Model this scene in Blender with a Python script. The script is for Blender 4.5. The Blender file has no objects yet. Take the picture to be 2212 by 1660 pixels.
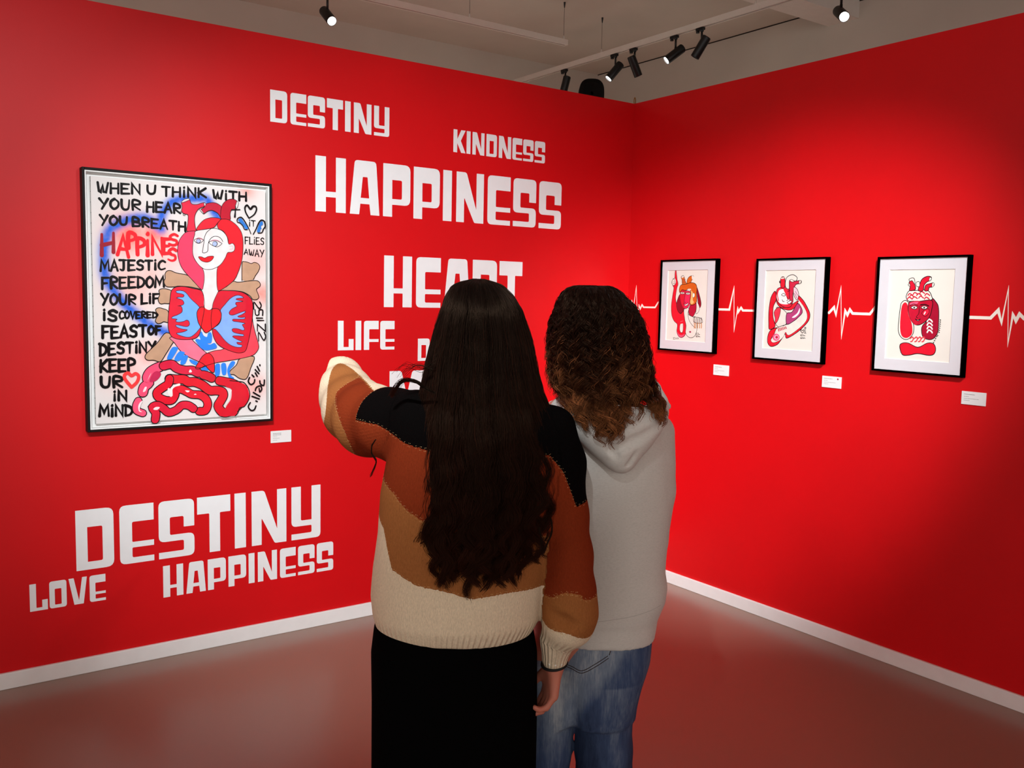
import bpy, bmesh, math, random
import numpy as np
from mathutils import Vector, Matrix
from mathutils.bvhtree import BVHTree
random.seed(7); RNG = np.random.default_rng(11)
SC = bpy.context.scene
COL = SC.collection

# ------------------------------------------------------------------ camera
W, H = 2212, 1660
F_PX, YAW, PITCH, ROLL = 1974.27, 0.6190, -0.0935, 0.0203
CAM = np.array([-3.5971, -3.9161, 1.55])
cy_, sy_, cp_, sp_ = math.cos(YAW), math.sin(YAW), math.cos(PITCH), math.sin(PITCH)
FW = np.array([sy_ * cp_, cy_ * cp_, sp_])
r0 = np.array([cy_, -sy_, 0.0]); u0 = np.cross(r0, FW)
RT = math.cos(ROLL) * r0 + math.sin(ROLL) * u0
UP = -math.sin(ROLL) * r0 + math.cos(ROLL) * u0
cam_d = bpy.data.cameras.new('camera'); cam = bpy.data.objects.new('camera', cam_d); COL.objects.link(cam)
cam_d.sensor_width = 36.0; cam_d.lens = F_PX / W * 36.0; cam_d.clip_start = 0.05; cam_d.clip_end = 60
cam.matrix_world = Matrix(((RT[0], UP[0], -FW[0], CAM[0]), (RT[1], UP[1], -FW[1], CAM[1]), (RT[2], UP[2], -FW[2], CAM[2]), (0, 0, 0, 1)))
SC.camera = cam

# ------------------------------------------------------------------ light and exposure
SC.view_settings.view_transform = 'Standard'
try: SC.view_settings.look = 'None'
except Exception: pass
SC.view_settings.gamma = 1.0; SC.view_settings.use_curve_mapping = False
SC.view_settings.exposure = 0.0
wd = bpy.data.worlds.new('gallery_air'); SC.world = wd; wd.use_nodes = True
wd.node_tree.nodes['Background'].inputs[0].default_value = (1.0, 0.97, 0.92, 1)
wd.node_tree.nodes['Background'].inputs[1].default_value = 1.36
SC.cycles.use_denoising = True
SC.cycles.max_bounces = 8
SC.cycles.sample_clamp_indirect = 6.0
TRACK_Z, CEIL_Z, WALL_H = 3.20, 3.47, 2.6563
# exhibition spots on the track over the photographer: (position, target, watts, cone degrees, blend)
KEY_SPOTS = [
    ((-1.85, -3.80, 3.0), (-2.66, 0.0, 1.35), 90, 38, 1.0),
    ((-4.00, -3.80, 3.0), (-1.42, 0.0, 0.93), 830, 47, 1.0),
    ((-2.40, -3.80, 3.0), (0.0, -0.80, 1.05), 1010, 38, 1.0),
    ((-3.20, -3.80, 3.0), (-3.30, 0.0, 1.50), 150, 42, 1.0),
]

# ------------------------------------------------------------------ geometry of the view
def ray(x, y): return FW + RT * (x - W / 2) / F_PX + UP * (H / 2 - y) / F_PX
def on_plane(x, y, ax, val):
    d = ray(x, y); return CAM + d * ((val - CAM[ax]) / d[ax])
def LW(x, y, o=0.0): return on_plane(x, y, 1, -o)      # on the left wall, o metres out
def RW(x, y, o=0.0): return on_plane(x, y, 0, -o)      # on the right wall
def ZP(x, y, z): return on_plane(x, y, 2, z)           # on a horizontal plane
RH = np.array([cy_, -sy_, 0.0]); FH = np.array([sy_, cy_, 0.0])
def at(x, y, d):                                        # at d metres in front of the camera, measured level
    r = ray(x, y); return CAM + r * (d / (r @ FH))

# ------------------------------------------------------------------ object helpers
XF = {}
def empty(name, loc, rz=0.0, label=None, cat=None, group=None):
    o = bpy.data.objects.new(name, None); COL.objects.link(o); o.empty_display_size = 0.1
    o.location = loc; o.rotation_euler = (0, 0, rz)
    XF[o.name] = (np.array(loc, float), rz)
    tag(o, label, cat, group); return o
def tag(o, label=None, cat=None, group=None, kind=None):
    if label: o['label'] = label
    if cat: o['category'] = cat
    if group: o['group'] = group
    if kind: o['kind'] = kind
    return o
def to_local(V, xf):
    loc, rz = xf; c, s = math.cos(rz), math.sin(rz)
    P = np.asarray(V, float).reshape(-1, 3) - loc
    return np.stack([P[:, 0] * c + P[:, 1] * s, -P[:, 0] * s + P[:, 1] * c, P[:, 2]], 1)
def mk(name, V, F, mats, parent=None, mi=None, smooth=False, attrs=None, me_only=False):
    """One mesh object from world-space vertices; under parent, or top-level with its origin at its base."""
    V = np.asarray(V, float).reshape(-1, 3)
    if parent is not None: xf = XF[parent.name]
    else:
        lo, hi = V.min(0), V.max(0); xf = (np.array([(lo[0] + hi[0]) / 2, (lo[1] + hi[1]) / 2, lo[2]]), 0.0)
    L = to_local(V, xf)
    me = bpy.data.meshes.new(name)
    if isinstance(F, np.ndarray):
        n = F.shape[1]; me.vertices.add(len(L)); me.vertices.foreach_set('co', L.astype(np.float32).ravel())
        me.loops.add(F.size); me.loops.foreach_set('vertex_index', F.astype(np.int32).ravel())
        me.polygons.add(len(F)); me.polygons.foreach_set('loop_start', np.arange(0, F.size, n, dtype=np.int32))
        me.update(calc_edges=True); me.validate()
    else:
        me.from_pydata(L.tolist(), [], [list(map(int, f)) for f in F]); me.update()
    for m in (mats if isinstance(mats, (list, tuple)) else [mats]): me.materials.append(m)
    if mi is not None: me.polygons.foreach_set('material_index', np.asarray(mi, np.int32))
    if smooth: me.polygons.foreach_set('use_smooth', np.ones(len(me.polygons), bool))
    for k, v in (attrs or {}).items():
        a = me.attributes.new(k, 'FLOAT', 'POINT'); a.data.foreach_set('value', np.asarray(v, np.float32))
    o = bpy.data.objects.new(name, me); COL.objects.link(o)
    if parent is not None: o.parent = parent; XF[o.name] = xf
    else: o.location = xf[0]; XF[o.name] = xf
    return o
class MB:
    def __init__(s): s.V = []; s.F = []; s.M = []
    def add(s, V, F, m=0):
        b = len(s.V); s.V += [tuple(map(float, v)) for v in V]; s.F += [[i + b for i in f] for f in F]; s.M += [m] * len(F)
    def box(s, a, b, m=0):
        x0, y0, z0 = np.minimum(a, b); x1, y1, z1 = np.maximum(a, b)
        s.add([(x0, y0, z0), (x1, y0, z0), (x1, y1, z0), (x0, y1, z0), (x0, y0, z1), (x1, y0, z1), (x1, y1, z1), (x0, y1, z1)],
              [(0, 3, 2, 1), (4, 5, 6, 7), (0, 1, 5, 4), (1, 2, 6, 5), (2, 3, 7, 6), (3, 0, 4, 7)], m)
    def tube(s, pts, r, n=8, m=0, cap=True):
        P = [np.asarray(p, float) for p in pts]; R_ = r if isinstance(r, (list, tuple)) else [r] * len(P)
        rings = []; prev = None
        for i, p in enumerate(P):
            t = P[min(i + 1, len(P) - 1)] - P[max(i - 1, 0)]; t = t / (np.linalg.norm(t) + 1e-12)
            if prev is None:
                a = np.array([0, 0, 1.0]) if abs(t[2]) < .9 else np.array([1.0, 0, 0])
            else: a = prev
            a = a - t * (a @ t); a /= np.linalg.norm(a) + 1e-12; prev = a; b = np.cross(t, a)
            rings.append([p + R_[i] * (math.cos(q) * a + math.sin(q) * b) for q in np.linspace(0, 2 * math.pi, n, endpoint=False)])
        V = [v for rg in rings for v in rg]; Fc = []
        for i in range(len(P) - 1):
            for j in range(n):
                k = (j + 1) % n; Fc.append((i * n + j, i * n + k, (i + 1) * n + k, (i + 1) * n + j))
        if cap: Fc += [tuple(range(n))[::-1], tuple((len(P) - 1) * n + j for j in range(n))]
        s.add(V, Fc, m)
    def lathe(s, o, d, prof, n=40, m=0):
        """Rings of (distance along d, radius) round one straight axis."""
        d = np.asarray(d, float); d = d / np.linalg.norm(d); a = np.cross(d, [0, 0, 1.0] if abs(d[2]) < .9 else [1.0, 0, 0]); a /= np.linalg.norm(a); b = np.cross(d, a)
        V = [np.asarray(o) + d * x + r * (math.cos(q) * a + math.sin(q) * b) for x, r in prof for q in np.linspace(0, 2 * math.pi, n, endpoint=False)]
        s.add(V, [(i * n + j, i * n + (j + 1) % n, (i + 1) * n + (j + 1) % n, (i + 1) * n + j) for i in range(len(prof) - 1) for j in range(n)], m)
    def build(s, name, mats, parent=None, smooth=False):
        return mk(name, s.V, s.F, mats, parent, s.M, smooth)
def bevel(o, w, n=2):
    m = o.modifiers.new('edge', 'BEVEL'); m.width = w; m.segments = n; m.limit_method = 'ANGLE'; return o

# ------------------------------------------------------------------ materials
def lin(c):
    c = np.asarray(c, float) / 255.0
    return tuple(np.where(c <= 0.04045, c / 12.92, ((c + 0.055) / 1.055) ** 2.4)) + (1.0,)
class NT:
    """Small node-tree writer."""
    def __init__(s, name):
        s.m = bpy.data.materials.new(name); s.m.use_nodes = True; s.t = s.m.node_tree; s.b = s.t.nodes['Principled BSDF']
    def n(s, typ, **kw):
        nd = s.t.nodes.new(typ)
        for k, v in kw.items():
            if k.startswith('i_'): nd.inputs[int(k[2:])].default_value = v
            else: setattr(nd, k, v)
        return nd
    def l(s, a, b): s.t.links.new(a, b)
    def ramp(s, fac, stops, interp='LINEAR'):
        r = s.n('ShaderNodeValToRGB'); r.color_ramp.interpolation = interp
        e = r.color_ramp.elements
        while len(e) > len(stops): e.remove(e[-1])
        while len(e) < len(stops): e.new(0.5)
        for el, (p, c) in zip(e, stops): el.position = p; el.color = c
        s.l(fac, r.inputs[0]); return r
    def bump(s, h, strength, dist=0.002):
        b = s.n('ShaderNodeBump'); b.inputs['Strength'].default_value = strength; b.inputs['Distance'].default_value = dist
        s.l(h, b.inputs['Height']); s.l(b.outputs[0], s.b.inputs['Normal']); return b
    def obj(s): return s.n('ShaderNodeTexCoord').outputs['Object']
    def noise(s, vec, scale, detail=3.0, rough=.5):
        nz = s.n('ShaderNodeTexNoise'); nz.inputs['Scale'].default_value = scale; nz.inputs['Detail'].default_value = detail; nz.inputs['Roughness'].default_value = rough
        s.l(vec, nz.inputs['Vector']); return nz.outputs['Fac']
    def scale(s, vec, sc):
        mp = s.n('ShaderNodeMapping'); mp.inputs['Scale'].default_value = sc; s.l(vec, mp.inputs['Vector']); return mp.outputs[0]
    def set(s, col=None, rough=None, spec=None, metal=None, sheen=None):
        if col is not None: s.b.inputs['Base Color'].default_value = col
        if rough is not None: s.b.inputs['Roughness'].default_value = rough
        if spec is not None: s.b.inputs['Specular IOR Level'].default_value = spec
        if metal is not None: s.b.inputs['Metallic'].default_value = metal
        if sheen is not None: s.b.inputs['Sheen Weight'].default_value = sheen; s.b.inputs['Sheen Roughness'].default_value = .5
        return s
def plain(name, rgb, rough=.6, spec=.3, metal=0.0, var=0.06, sc=18.0):
    """A plain coloured surface with a faint procedural mottle."""
    t = NT(name); c = np.array(lin(rgb)); t.set(None, rough, spec, metal)
    f = t.noise(t.obj(), sc, 2.0)
    a = tuple(c[:3] * (1 - var)) + (1,); b = tuple(np.minimum(c[:3] * (1 + var), 1)) + (1,)
    r = t.ramp(f, [(.3, a), (.7, b)]); t.l(r.outputs[0], t.b.inputs['Base Color']); return t.m
PAINTS = {}
def paint(rgb, rough=.55):
    k = tuple(rgb)
    if k not in PAINTS: PAINTS[k] = plain('paint_%d_%d_%d' % k, rgb, .62, .12, var=.07, sc=35)
    return PAINTS[k]
def wall_mat(name, rgb, rough, spec, bump=.12):
    t = NT(name); c = np.array(lin(rgb)); t.set(None, rough, spec); v = t.obj()
    f = t.noise(v, 2.2, 4.0)
    r = t.ramp(f, [(.3, tuple(c[:3] * .95) + (1,)), (.7, tuple(c[:3] * 1.04) + (1,))]); t.l(r.outputs[0], t.b.inputs['Base Color'])
    t.bump(t.noise(v, 420.0, 2.0), bump, .0006); return t.m
M_RED = wall_mat('red_wall_paint', (206, 3, 12), .48, .30)
M_WHITE_WALL = wall_mat('white_plaster', (196, 188, 176), .85, .15)
M_CEIL = wall_mat('ceiling_plaster', (200, 190, 178), .9, .1)
M_LETTER = plain('white_vinyl', (232, 234, 234), .5, .3, var=.015)
M_BASE = plain('white_skirting_paint', (234, 234, 232), .4, .4, var=.02)
M_BLACK = plain('black_powder_coat', (12, 12, 12), .38, .4, var=.1)
M_FRAME = plain('black_stained_wood', (20, 14, 13), .55, .15, var=.2, sc=60)
M_TRACK = plain('white_track_enamel', (214, 205, 194), .45, .3, var=.02)
def floor_mat():
    t = NT('grey_vinyl_floor'); t.set(None, .30, .65); v = t.obj()
    f = t.noise(v, 1.3, 5.0); g = t.noise(v, 240.0, 2.0)
    c = np.array(lin((144, 117, 101)))[:3]
    mx = t.n('ShaderNodeMath', operation='MULTIPLY_ADD'); t.l(g, mx.inputs[0]); mx.inputs[1].default_value = .25; t.l(f, mx.inputs[2])
    r = t.ramp(mx.outputs[0], [(.4, tuple(c * .96) + (1,)), (.85, tuple(c * 1.04) + (1,))]); t.l(r.outputs[0], t.b.inputs['Base Color'])
    
    t.bump(g, .05, .0005); return t.m
M_FLOOR = floor_mat()
def glass_mat():
    t = NT('picture_glass'); nt = t.t
    tr = t.n('ShaderNodeBsdfTransparent'); gl = t.n('ShaderNodeBsdfGlossy'); gl.inputs['Roughness'].default_value = .02
    fr = t.n('ShaderNodeFresnel'); fr.inputs['IOR'].default_value = 1.2
    mx = t.n('ShaderNodeMixShader'); t.l(fr.outputs[0], mx.inputs[0]); t.l(tr.outputs[0], mx.inputs[1]); t.l(gl.outputs[0], mx.inputs[2])
    t.l(mx.outputs[0], nt.nodes['Material Output'].inputs['Surface']); return t.m
M_GLASS = glass_mat()
def emit_mat(name, col, s):
    t = NT(name); t.b.inputs['Emission Color'].default_value = col; t.b.inputs['Emission Strength'].default_value = s; return t.m
M_LENS_ON = emit_mat('lit_lens', (1, .97, .93, 1), 30.0)

# ------------------------------------------------------------------ room shell
def struct(name, mb, mat, **k):
    o = mb.build(name, mat); o['kind'] = 'structure'; return o
BY = float(ZP(1299, 163, CEIL_Z)[1]); BX = float(ZP(1620, 68, CEIL_Z)[0])
m = MB(); m.box((-9, -9, -.1), (BX, BY, 0)); struct('floor', m, M_FLOOR)
m = MB(); m.box((-9, -9, CEIL_Z), (BX + .2, BY + .2, CEIL_Z + .15)); struct('ceiling', m, M_CEIL)
m = MB(); m.box((-7, 0, 0), (.12, .12, WALL_H)); struct('wall_left', m, M_RED)
m = MB(); m.box((0, -6.5, 0), (.12, 0, WALL_H)); struct('wall_right', m, M_RED)
m = MB(); m.box((-9, BY, 0), (BX + .2, BY + .2, CEIL_Z)); struct('wall_back_left', m, M_WHITE_WALL)
m = MB(); m.box((BX, -9, 0), (BX + .2, BY, CEIL_Z)); struct('wall_back_right', m, M_WHITE_WALL)
m = MB(); m.box((-7, -.015, 0), (-.015, 0, .0644)); bevel(struct('baseboard_left', m, M_BASE), .003)
m = MB(); m.box((-.015, -6.5, 0), (0, 0, .0644)); bevel(struct('baseboard_right', m, M_BASE), .003)
# shadow gap where the ceiling panels meet the white wall, and the boxed beam that crosses it
m = MB(); m.box((BX - .004, -9, CEIL_Z - .007), (BX, BY, CEIL_Z)); struct('trim_1', m, plain('dark_gap', (40, 32, 26), .9))
bm_z = 3.36
b1 = ZP(1870, 82, bm_z); b2 = ZP(1935, 65, bm_z)
m = MB(); m.box((-1.0, b2[1], bm_z), (BX, b1[1], CEIL_Z)); struct('trim_2', m, plain('beam_white_paint', (222, 214, 206), .8, .15, var=.02))
# ------------------------------------------------------------------ tracks and spotlights
def track(name, a, b, label):
    a = np.array(a); b = np.array(b); root = empty(name, tuple((a + b) / 2), 0, label, 'lighting track', 'white lighting tracks')
    m = MB(); w, h = .018, .034
    lo, hi = np.minimum(a, b), np.maximum(a, b); ax = 0 if hi[0] - lo[0] > .2 else 1
    o = np.zeros(3); o[1 - ax] = w
    # an open channel: top, two cheeks, so a dark slot shows underneath
    m.box(lo - o + [0, 0, h * .5], hi + o + [0, 0, h])
    for sgn in (-1, 1):
        c = np.zeros(3); c[1 - ax] = sgn * w * .7; d = np.zeros(3); d[1 - ax] = w * .3
        m.box(lo + c - d, hi + c + d + [0, 0, h * .5])
    m.build('channel', M_TRACK, root)
    m = MB(); o2 = np.zeros(3); o2[1 - ax] = w * .4
    m.box(lo - o2 + [0, 0, h * .3], hi + o2 + [0, 0, h * .5]); m.build('conductor_slot', M_BLACK, root)
    m = MB(); e = np.zeros(3); e[ax] = .012; o3 = np.zeros(3); o3[1 - ax] = w * 1.02
    m.box(hi - o3, hi + o3 + e + [0, 0, h]); m.build('end_cap', M_TRACK, root)
    return root
A_Y = float(ZP(1220, 98, TRACK_Z)[1]); A_X = float(ZP(1220, 98, TRACK_Z)[0])
B_X = float(ZP(1400, 95, TRACK_Z)[0])
tA = track('lighting_track', (-3.6, A_Y, TRACK_Z), (A_X, A_Y, TRACK_Z), 'white lighting track above the lettered wall, holding one lit spotlight')
tB = track('lighting_track', (B_X, -2.6, TRACK_Z), (B_X, 2.0, TRACK_Z), 'white lighting track above the wall of three pictures, holding a row of spotlights')
tC = track('lighting_track', (-4.4, -3.8, TRACK_Z), (-.6, -3.8, TRACK_Z), 'white lighting track over the viewer, behind the two people')
def hang(root, x, y):
    m = MB(); m.tube([(x, y, TRACK_Z + .034), (x, y, CEIL_Z)], .0016, 5); m.build('hanging_wire', plain('steel_wire', (120, 112, 104), .4, .5, .6), root)
    m = MB(); m.tube([(x, y, TRACK_Z + .034), (x, y, TRACK_Z + .05), (x, y, TRACK_Z + .06)], [.006, .006, .003], 8); m.build('wire_gripper', M_TRACK, root)
    m = MB(); m.tube([(x, y, CEIL_Z - .035), (x, y, CEIL_Z - .012), (x, y, CEIL_Z)], [.003, .006, .007], 8); m.build('ceiling_anchor', M_BLACK, root)
hang(tA, A_X - .01, A_Y); hang(tA, float(ZP(1027, 46, TRACK_Z)[0]), A_Y)
hang(tB, B_X, float(ZP(1317, 130, TRACK_Z)[1])); hang(tB, B_X, float(ZP(1645, 28, TRACK_Z)[1]))
hang(tC, -2.9, -3.8); hang(tC, -1.2, -3.8)
def spotlight(mount, axis, dirv, label, lit=None, energy=0, cone=40, blend=.7, group='black track spotlights', rod=.075, off=.035, ln=.135, rr=.0275):
    """mount: point on the track underside; dirv: where the can points."""
    mount = np.array(mount, float); dirv = np.array(dirv, float); dirv /= np.linalg.norm(dirv)
    root = empty('track_spotlight', tuple(mount), 0, label, 'spotlight', group)
    ax = np.array(axis, float)
    # adapter block with a round lever
    m = MB(); sd = np.array([ax[1], ax[0], 0]) * .012
    m.box(mount - ax * .03 - sd - [0, 0, .016], mount + ax * .028 + sd)
    m.tube([mount + ax * .012 - [0, 0, .016], mount + ax * .012 - [0, 0, .027]], [.0125, .009], 12)
    bevel(m.build('track_adapter', M_BLACK, root), .002)
    m = MB(); m.tube([mount - ax * .022 - [0, 0, .018], mount - ax * .022 - [0, 0, .027]], .011, 12); m.build('lock_lever', M_BLACK, root)
    j = mount + ax * .012 - np.array([0, 0, rod])
    m = MB(); m.tube([mount + ax * .012 - [0, 0, .02], j], .0065, 10); m.build('stem', M_BLACK, root, True)
    # can: hollow cylinder open at the front
    back = j - np.array([0, 0, off]) - dirv * ln * .45; front = back + dirv * ln
    m = MB(); m.lathe(back, dirv, [(0, rr * .9), (.004, rr), (ln - .0015, rr), (ln, rr * .985), (ln, rr * .88), (ln - .02, rr * .8), (ln - .022, .001)])
    c = m.build('can', M_BLACK, root, True)
    e = c.modifiers.new('edge', 'EDGE_SPLIT'); e.split_angle = .6
    m = MB(); m.tube([back, back - dirv * .0008], [rr * .92, rr * .85], 40); m.build('back_cap', M_BLACK, root)
    m = MB(); m.tube([j, j - np.array([0, 0, off]) * .9], .008, 10); m.build('tilt_bracket', M_BLACK, root, True)
    m = MB(); lf = front - dirv * (.019 if not lit else .008)
    m.tube([lf - dirv * .001, lf], [rr * .8, rr * .8], 32)
    m.build('lens', M_LENS_ON if lit is not None else plain('dark_lens', (60, 60, 62), .1, .5), root)
    if energy:
        ld = bpy.data.lights.new('spot_beam', 'SPOT'); ld.energy = energy; ld.spot_size = math.radians(cone); ld.spot_blend = blend
        ld.shadow_soft_size = .028; ld.color = (.93, 1.0, 1.03)
        lo = bpy.data.objects.new('spot_beam', ld); COL.objects.link(lo); lo.parent = root
        p = front + dirv * .012; lo.location = tuple(p - mount)
        lo.rotation_mode = 'QUATERNION'; lo.rotation_quaternion = Vector(dirv).to_track_quat('-Z', 'Y')
    return root
def img_dir(dx, dy, k): return RT * dx - UP * dy - FW * k      # image right, image down, towards the viewer
def onB(x, y): return (B_X, float(ZP(x, y, TRACK_Z)[1]), TRACK_Z)
YA = (0, -1, 0)
spotlight(onB(1218, 150), YA, img_dir(-.25, 1, -.1), 'black spotlight partly cut off by the lettered wall top, leftmost of the row', energy=230, cone=70)
spotlight(onB(1331, 118), YA, img_dir(-.62, .75, .07), 'second black spotlight from the left of the row, tilted left with a lit rim', lit=1, energy=300, cone=70)
spotlight(onB(1375, 106), YA, img_dir(.42, .9, -.35), 'third black spotlight from the left of the row, tilted down to the right', energy=300, cone=70)
spotlight(onB(1471, 81), YA, img_dir(-.85, .66, .07), 'fourth black spotlight of the row, tilted far left with a lit rim', lit=1, energy=300, cone=70)
spotlight(onB(1531, 65), YA, img_dir(-.55, .92, -.3), 'fifth black spotlight of the row, tilted left, nearest the white boxed beam', energy=300, cone=70)
spotlight(onB(1838, -24), YA, img_dir(-.05, .55, .8), 'brightly lit black spotlight facing the viewer in front of the white boxed beam', lit=1, energy=25, cone=60, rod=.10, off=.045)
spotlight((float(ZP(705, -20, TRACK_Z)[0]), A_Y, TRACK_Z), (1, 0, 0), img_dir(.42, .62, .55), 'brightly lit black spotlight above the lettered wall at the top left', lit=1, energy=25, cone=60, rod=.095, off=.03)
for i, (p, q, e, c, b) in enumerate(KEY_SPOTS):
    d = np.array(q) - np.array(p)
    spotlight((p[0], -3.8, TRACK_Z), (1, 0, 0), d, ['black spotlight over the viewer aimed at the large painting', 'black spotlight over the viewer aimed at the wall lettering', 'black spotlight over the viewer aimed at the three small pictures', 'black spotlight over the viewer aimed at the wall left of the painting'][i],
              lit=1, energy=e, cone=c, blend=b, group='spotlights over the viewer')
# black loudspeaker in the far corner above the partition
sp = at(1277, 206, 6.6)
root = empty('wall_speaker', tuple(sp - [0, 0, .13]), -YAW, 'black rounded loudspeaker in the far corner above the red wall', 'loudspeaker')
ang = np.linspace(0, 2 * math.pi, 40, endpoint=False)
m = MB()
rings = []
for k, (s_, dy) in enumerate([(.7, -.075), (.92, -.068), (1.0, -.045), (1.0, .045), (.9, .075)]):
    rings.append([sp + RH * (.088 * s_ * np.sign(math.cos(a)) * abs(math.cos(a)) ** .7) + np.array([0, 0, .105 * s_ * np.sign(math.sin(a)) * abs(math.sin(a)) ** .7]) + FH * dy for a in ang])
Vv = [v for r in rings for v in r]; Ff = [(i * 40 + j, i * 40 + (j + 1) % 40, (i + 1) * 40 + (j + 1) % 40, (i + 1) * 40 + j) for i in range(4) for j in range(40)]
m.add(Vv, Ff + [tuple(range(40)), tuple(160 + j for j in range(40))]); m.build('cabinet', plain('black_cabinet', (7, 7, 7), .7, .2), root, True)
m = MB(); m.tube([sp + FH * .05, sp + FH * (BY - sp[1]) / FH[1] * .98], .012, 8); m.build('bracket', M_BLACK, root)
# small brass hook on the corner of the partition
hk = at(1366, 221, math.hypot(*(np.array([0.02, .02]) - CAM[:2])) * .965)
m = MB(); cz = WALL_H
m.tube([(.03 + .006 * math.cos(a), .03, cz + .022 + .020 * math.sin(a)) for a in np.linspace(0, 2 * math.pi, 20)], .0025, 6)
m.box((.025, .026, cz), (.035, .034, cz + .004))
o = m.build('corner_hook', plain('brass', (150, 100, 30), .4, .5, .7), None, True); tag(o, 'small brass loop standing on the red wall at its corner', 'hook')
# ------------------------------------------------------------------ wall lettering
GL = {
 'D': [[(0,0),(1,0,.12),(1,1,.12),(0,1)], [(.30,.13),(.30,.71),(.70,.71,.03),(.70,.13,.03)]],
 'E': [[(0,0,.1),(1,0),(1,.10),(.36,.10,.03),(.36,.27,.02),(1,.27),(1,.365),(.36,.365,.02),(.36,.71,.03),(1,.71),(1,1),(0,1,.1)]],
 'S': [[(0,0),(1,0,.1),(1,.40,.1),(.31,.40,.03),(.31,.71,.03),(.70,.71,.03),(.70,.52),(1,.52),(1,1,.1),(0,1,.1),(0,.29,.1),(.70,.29,.03),(.70,.11,.03),(0,.11)]],
 'T': [[(.36,0),(.68,0),(.68,.70,.02),(1,.70),(1,1),(0,1),(0,.70),(.36,.70,.02)]],
 'I': [[(0,0),(1,0),(1,1),(0,1)]],
 'N': [[(0,0),(.28,0),(.28,.50,.01),(.66,0,.05),(1,0),(1,1),(.73,1),(.73,.26),(.36,1,.07),(0,1)]],
 'Y': [[(0,0),(1,0,.09),(1,1),(.69,1),(.69,.355),(.32,.355,.03),(.32,1),(0,1),(0,.25,.09),(.69,.25,.02),(.69,.11,.03),(0,.11)]],
 'H': [[(0,0),(.34,0),(.34,.27),(.67,.27),(.67,0),(1,0),(1,1),(.67,1),(.67,.37),(.34,.37),(.34,1),(0,1)]],
 'A': [[(0,0),(.31,0),(.35,.20),(.66,.20),(.70,0),(1,0),(.88,1,.07),(.16,1,.07)], [(.36,.31),(.43,.70,.015),(.59,.70,.015),(.65,.31)]],
 'P': [[(0,0),(.33,0),(.33,.23),(1,.23,.12),(1,1,.12),(0,1)], [(.33,.34),(.33,.70),(.69,.70,.03),(.69,.34,.03)]],
 'R': [[(0,0),(.33,0),(.33,.26),(.42,.26),(.68,0),(1,0),(.84,.28),(1,.36,.08),(1,1,.12),(0,1)], [(.33,.38),(.33,.70),(.69,.70,.03),(.69,.38,.03)]],
 'L': [[(0,0),(1,0),(1,.38),(.69,.38),(.69,.11),(.36,.11,.02),(.36,1),(0,1)]],
 'F': [[(0,0),(.36,0),(.36,.27,.02),(1,.27),(1,.37),(.36,.37,.02),(.36,.71,.03),(1,.71),(1,1),(0,1,.1)]],
 'O': [[(0,0,.1),(1,0,.1),(1,1,.1),(0,1,.1)], [(.31,.12,.03),(.31,.71,.03),(.70,.71,.03),(.70,.12,.03)]],
 'V': [[(.29,0),(.80,0),(1,1),(.74,1),(.55,.14),(.28,1),(0,1)]],
 'K': [[(0,0),(.31,0),(.31,.42),(.64,0),(1,0),(.60,.53),(.98,1),(.63,1),(.31,.58),(.31,1),(0,1)]],
 'M': [[(0,0),(.26,0),(.26,.50),(.42,.03),(.58,.03),(.74,.50),(.74,0),(1,0),(1,1),(.66,1,.08),(.5,.45),(.34,1,.08),(0,1)]],
}
def rounded(pts, w, h, n=5):
    """Corner-rounded outline in metres; the radius is in letter heights."""
    P = [np.array([p[0] * w, p[1] * h]) for p in pts]; out = []
    for i, p in enumerate(pts):
        r = (p[2] if len(p) > 2 else 0.004) * h; c = P[i]; a = P[i - 1] - c; b = P[(i + 1) % len(P)] - c
        la, lb = np.linalg.norm(a), np.linalg.norm(b); a /= la; b /= lb
        th = math.acos(np.clip(a @ b, -1, 1)); d = min(r / max(math.tan(th / 2), .05), la * .48, lb * .48)
        q0, q1 = c + a * d, c + b * d
        for t in np.linspace(0, 1, n): out.append((1 - t) ** 2 * q0 + 2 * t * (1 - t) * c + t * t * q1)
    return out
def glyph_mesh(name, ch, w, h):
    cu = bpy.data.curves.new(name, 'CURVE'); cu.dimensions = '2D'; cu.fill_mode = 'BOTH'; cu.extrude = .0004
    for ol in GL[ch]:
        q = rounded(ol, w, h); sp_ = cu.splines.new('POLY'); sp_.points.add(len(q) - 1); sp_.use_cyclic_u = True
        for pt, v in zip(sp_.points, q): pt.co = (v[0], v[1], 0, 1)
    tmp = bpy.data.objects.new('tmp', cu); COL.objects.link(tmp)
    dg = bpy.context.evaluated_depsgraph_get(); me = bpy.data.meshes.new_from_object(tmp.evaluated_get(dg))
    bpy.data.objects.remove(tmp); bpy.data.curves.remove(cu)
    n = len(me.vertices); co = np.zeros(n * 3, np.float32); me.vertices.foreach_get('co', co)
    F = [list(p.vertices) for p in me.polygons]; V = co.reshape(-1, 3).astype(float); bpy.data.meshes.remove(me); return V, F
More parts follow.
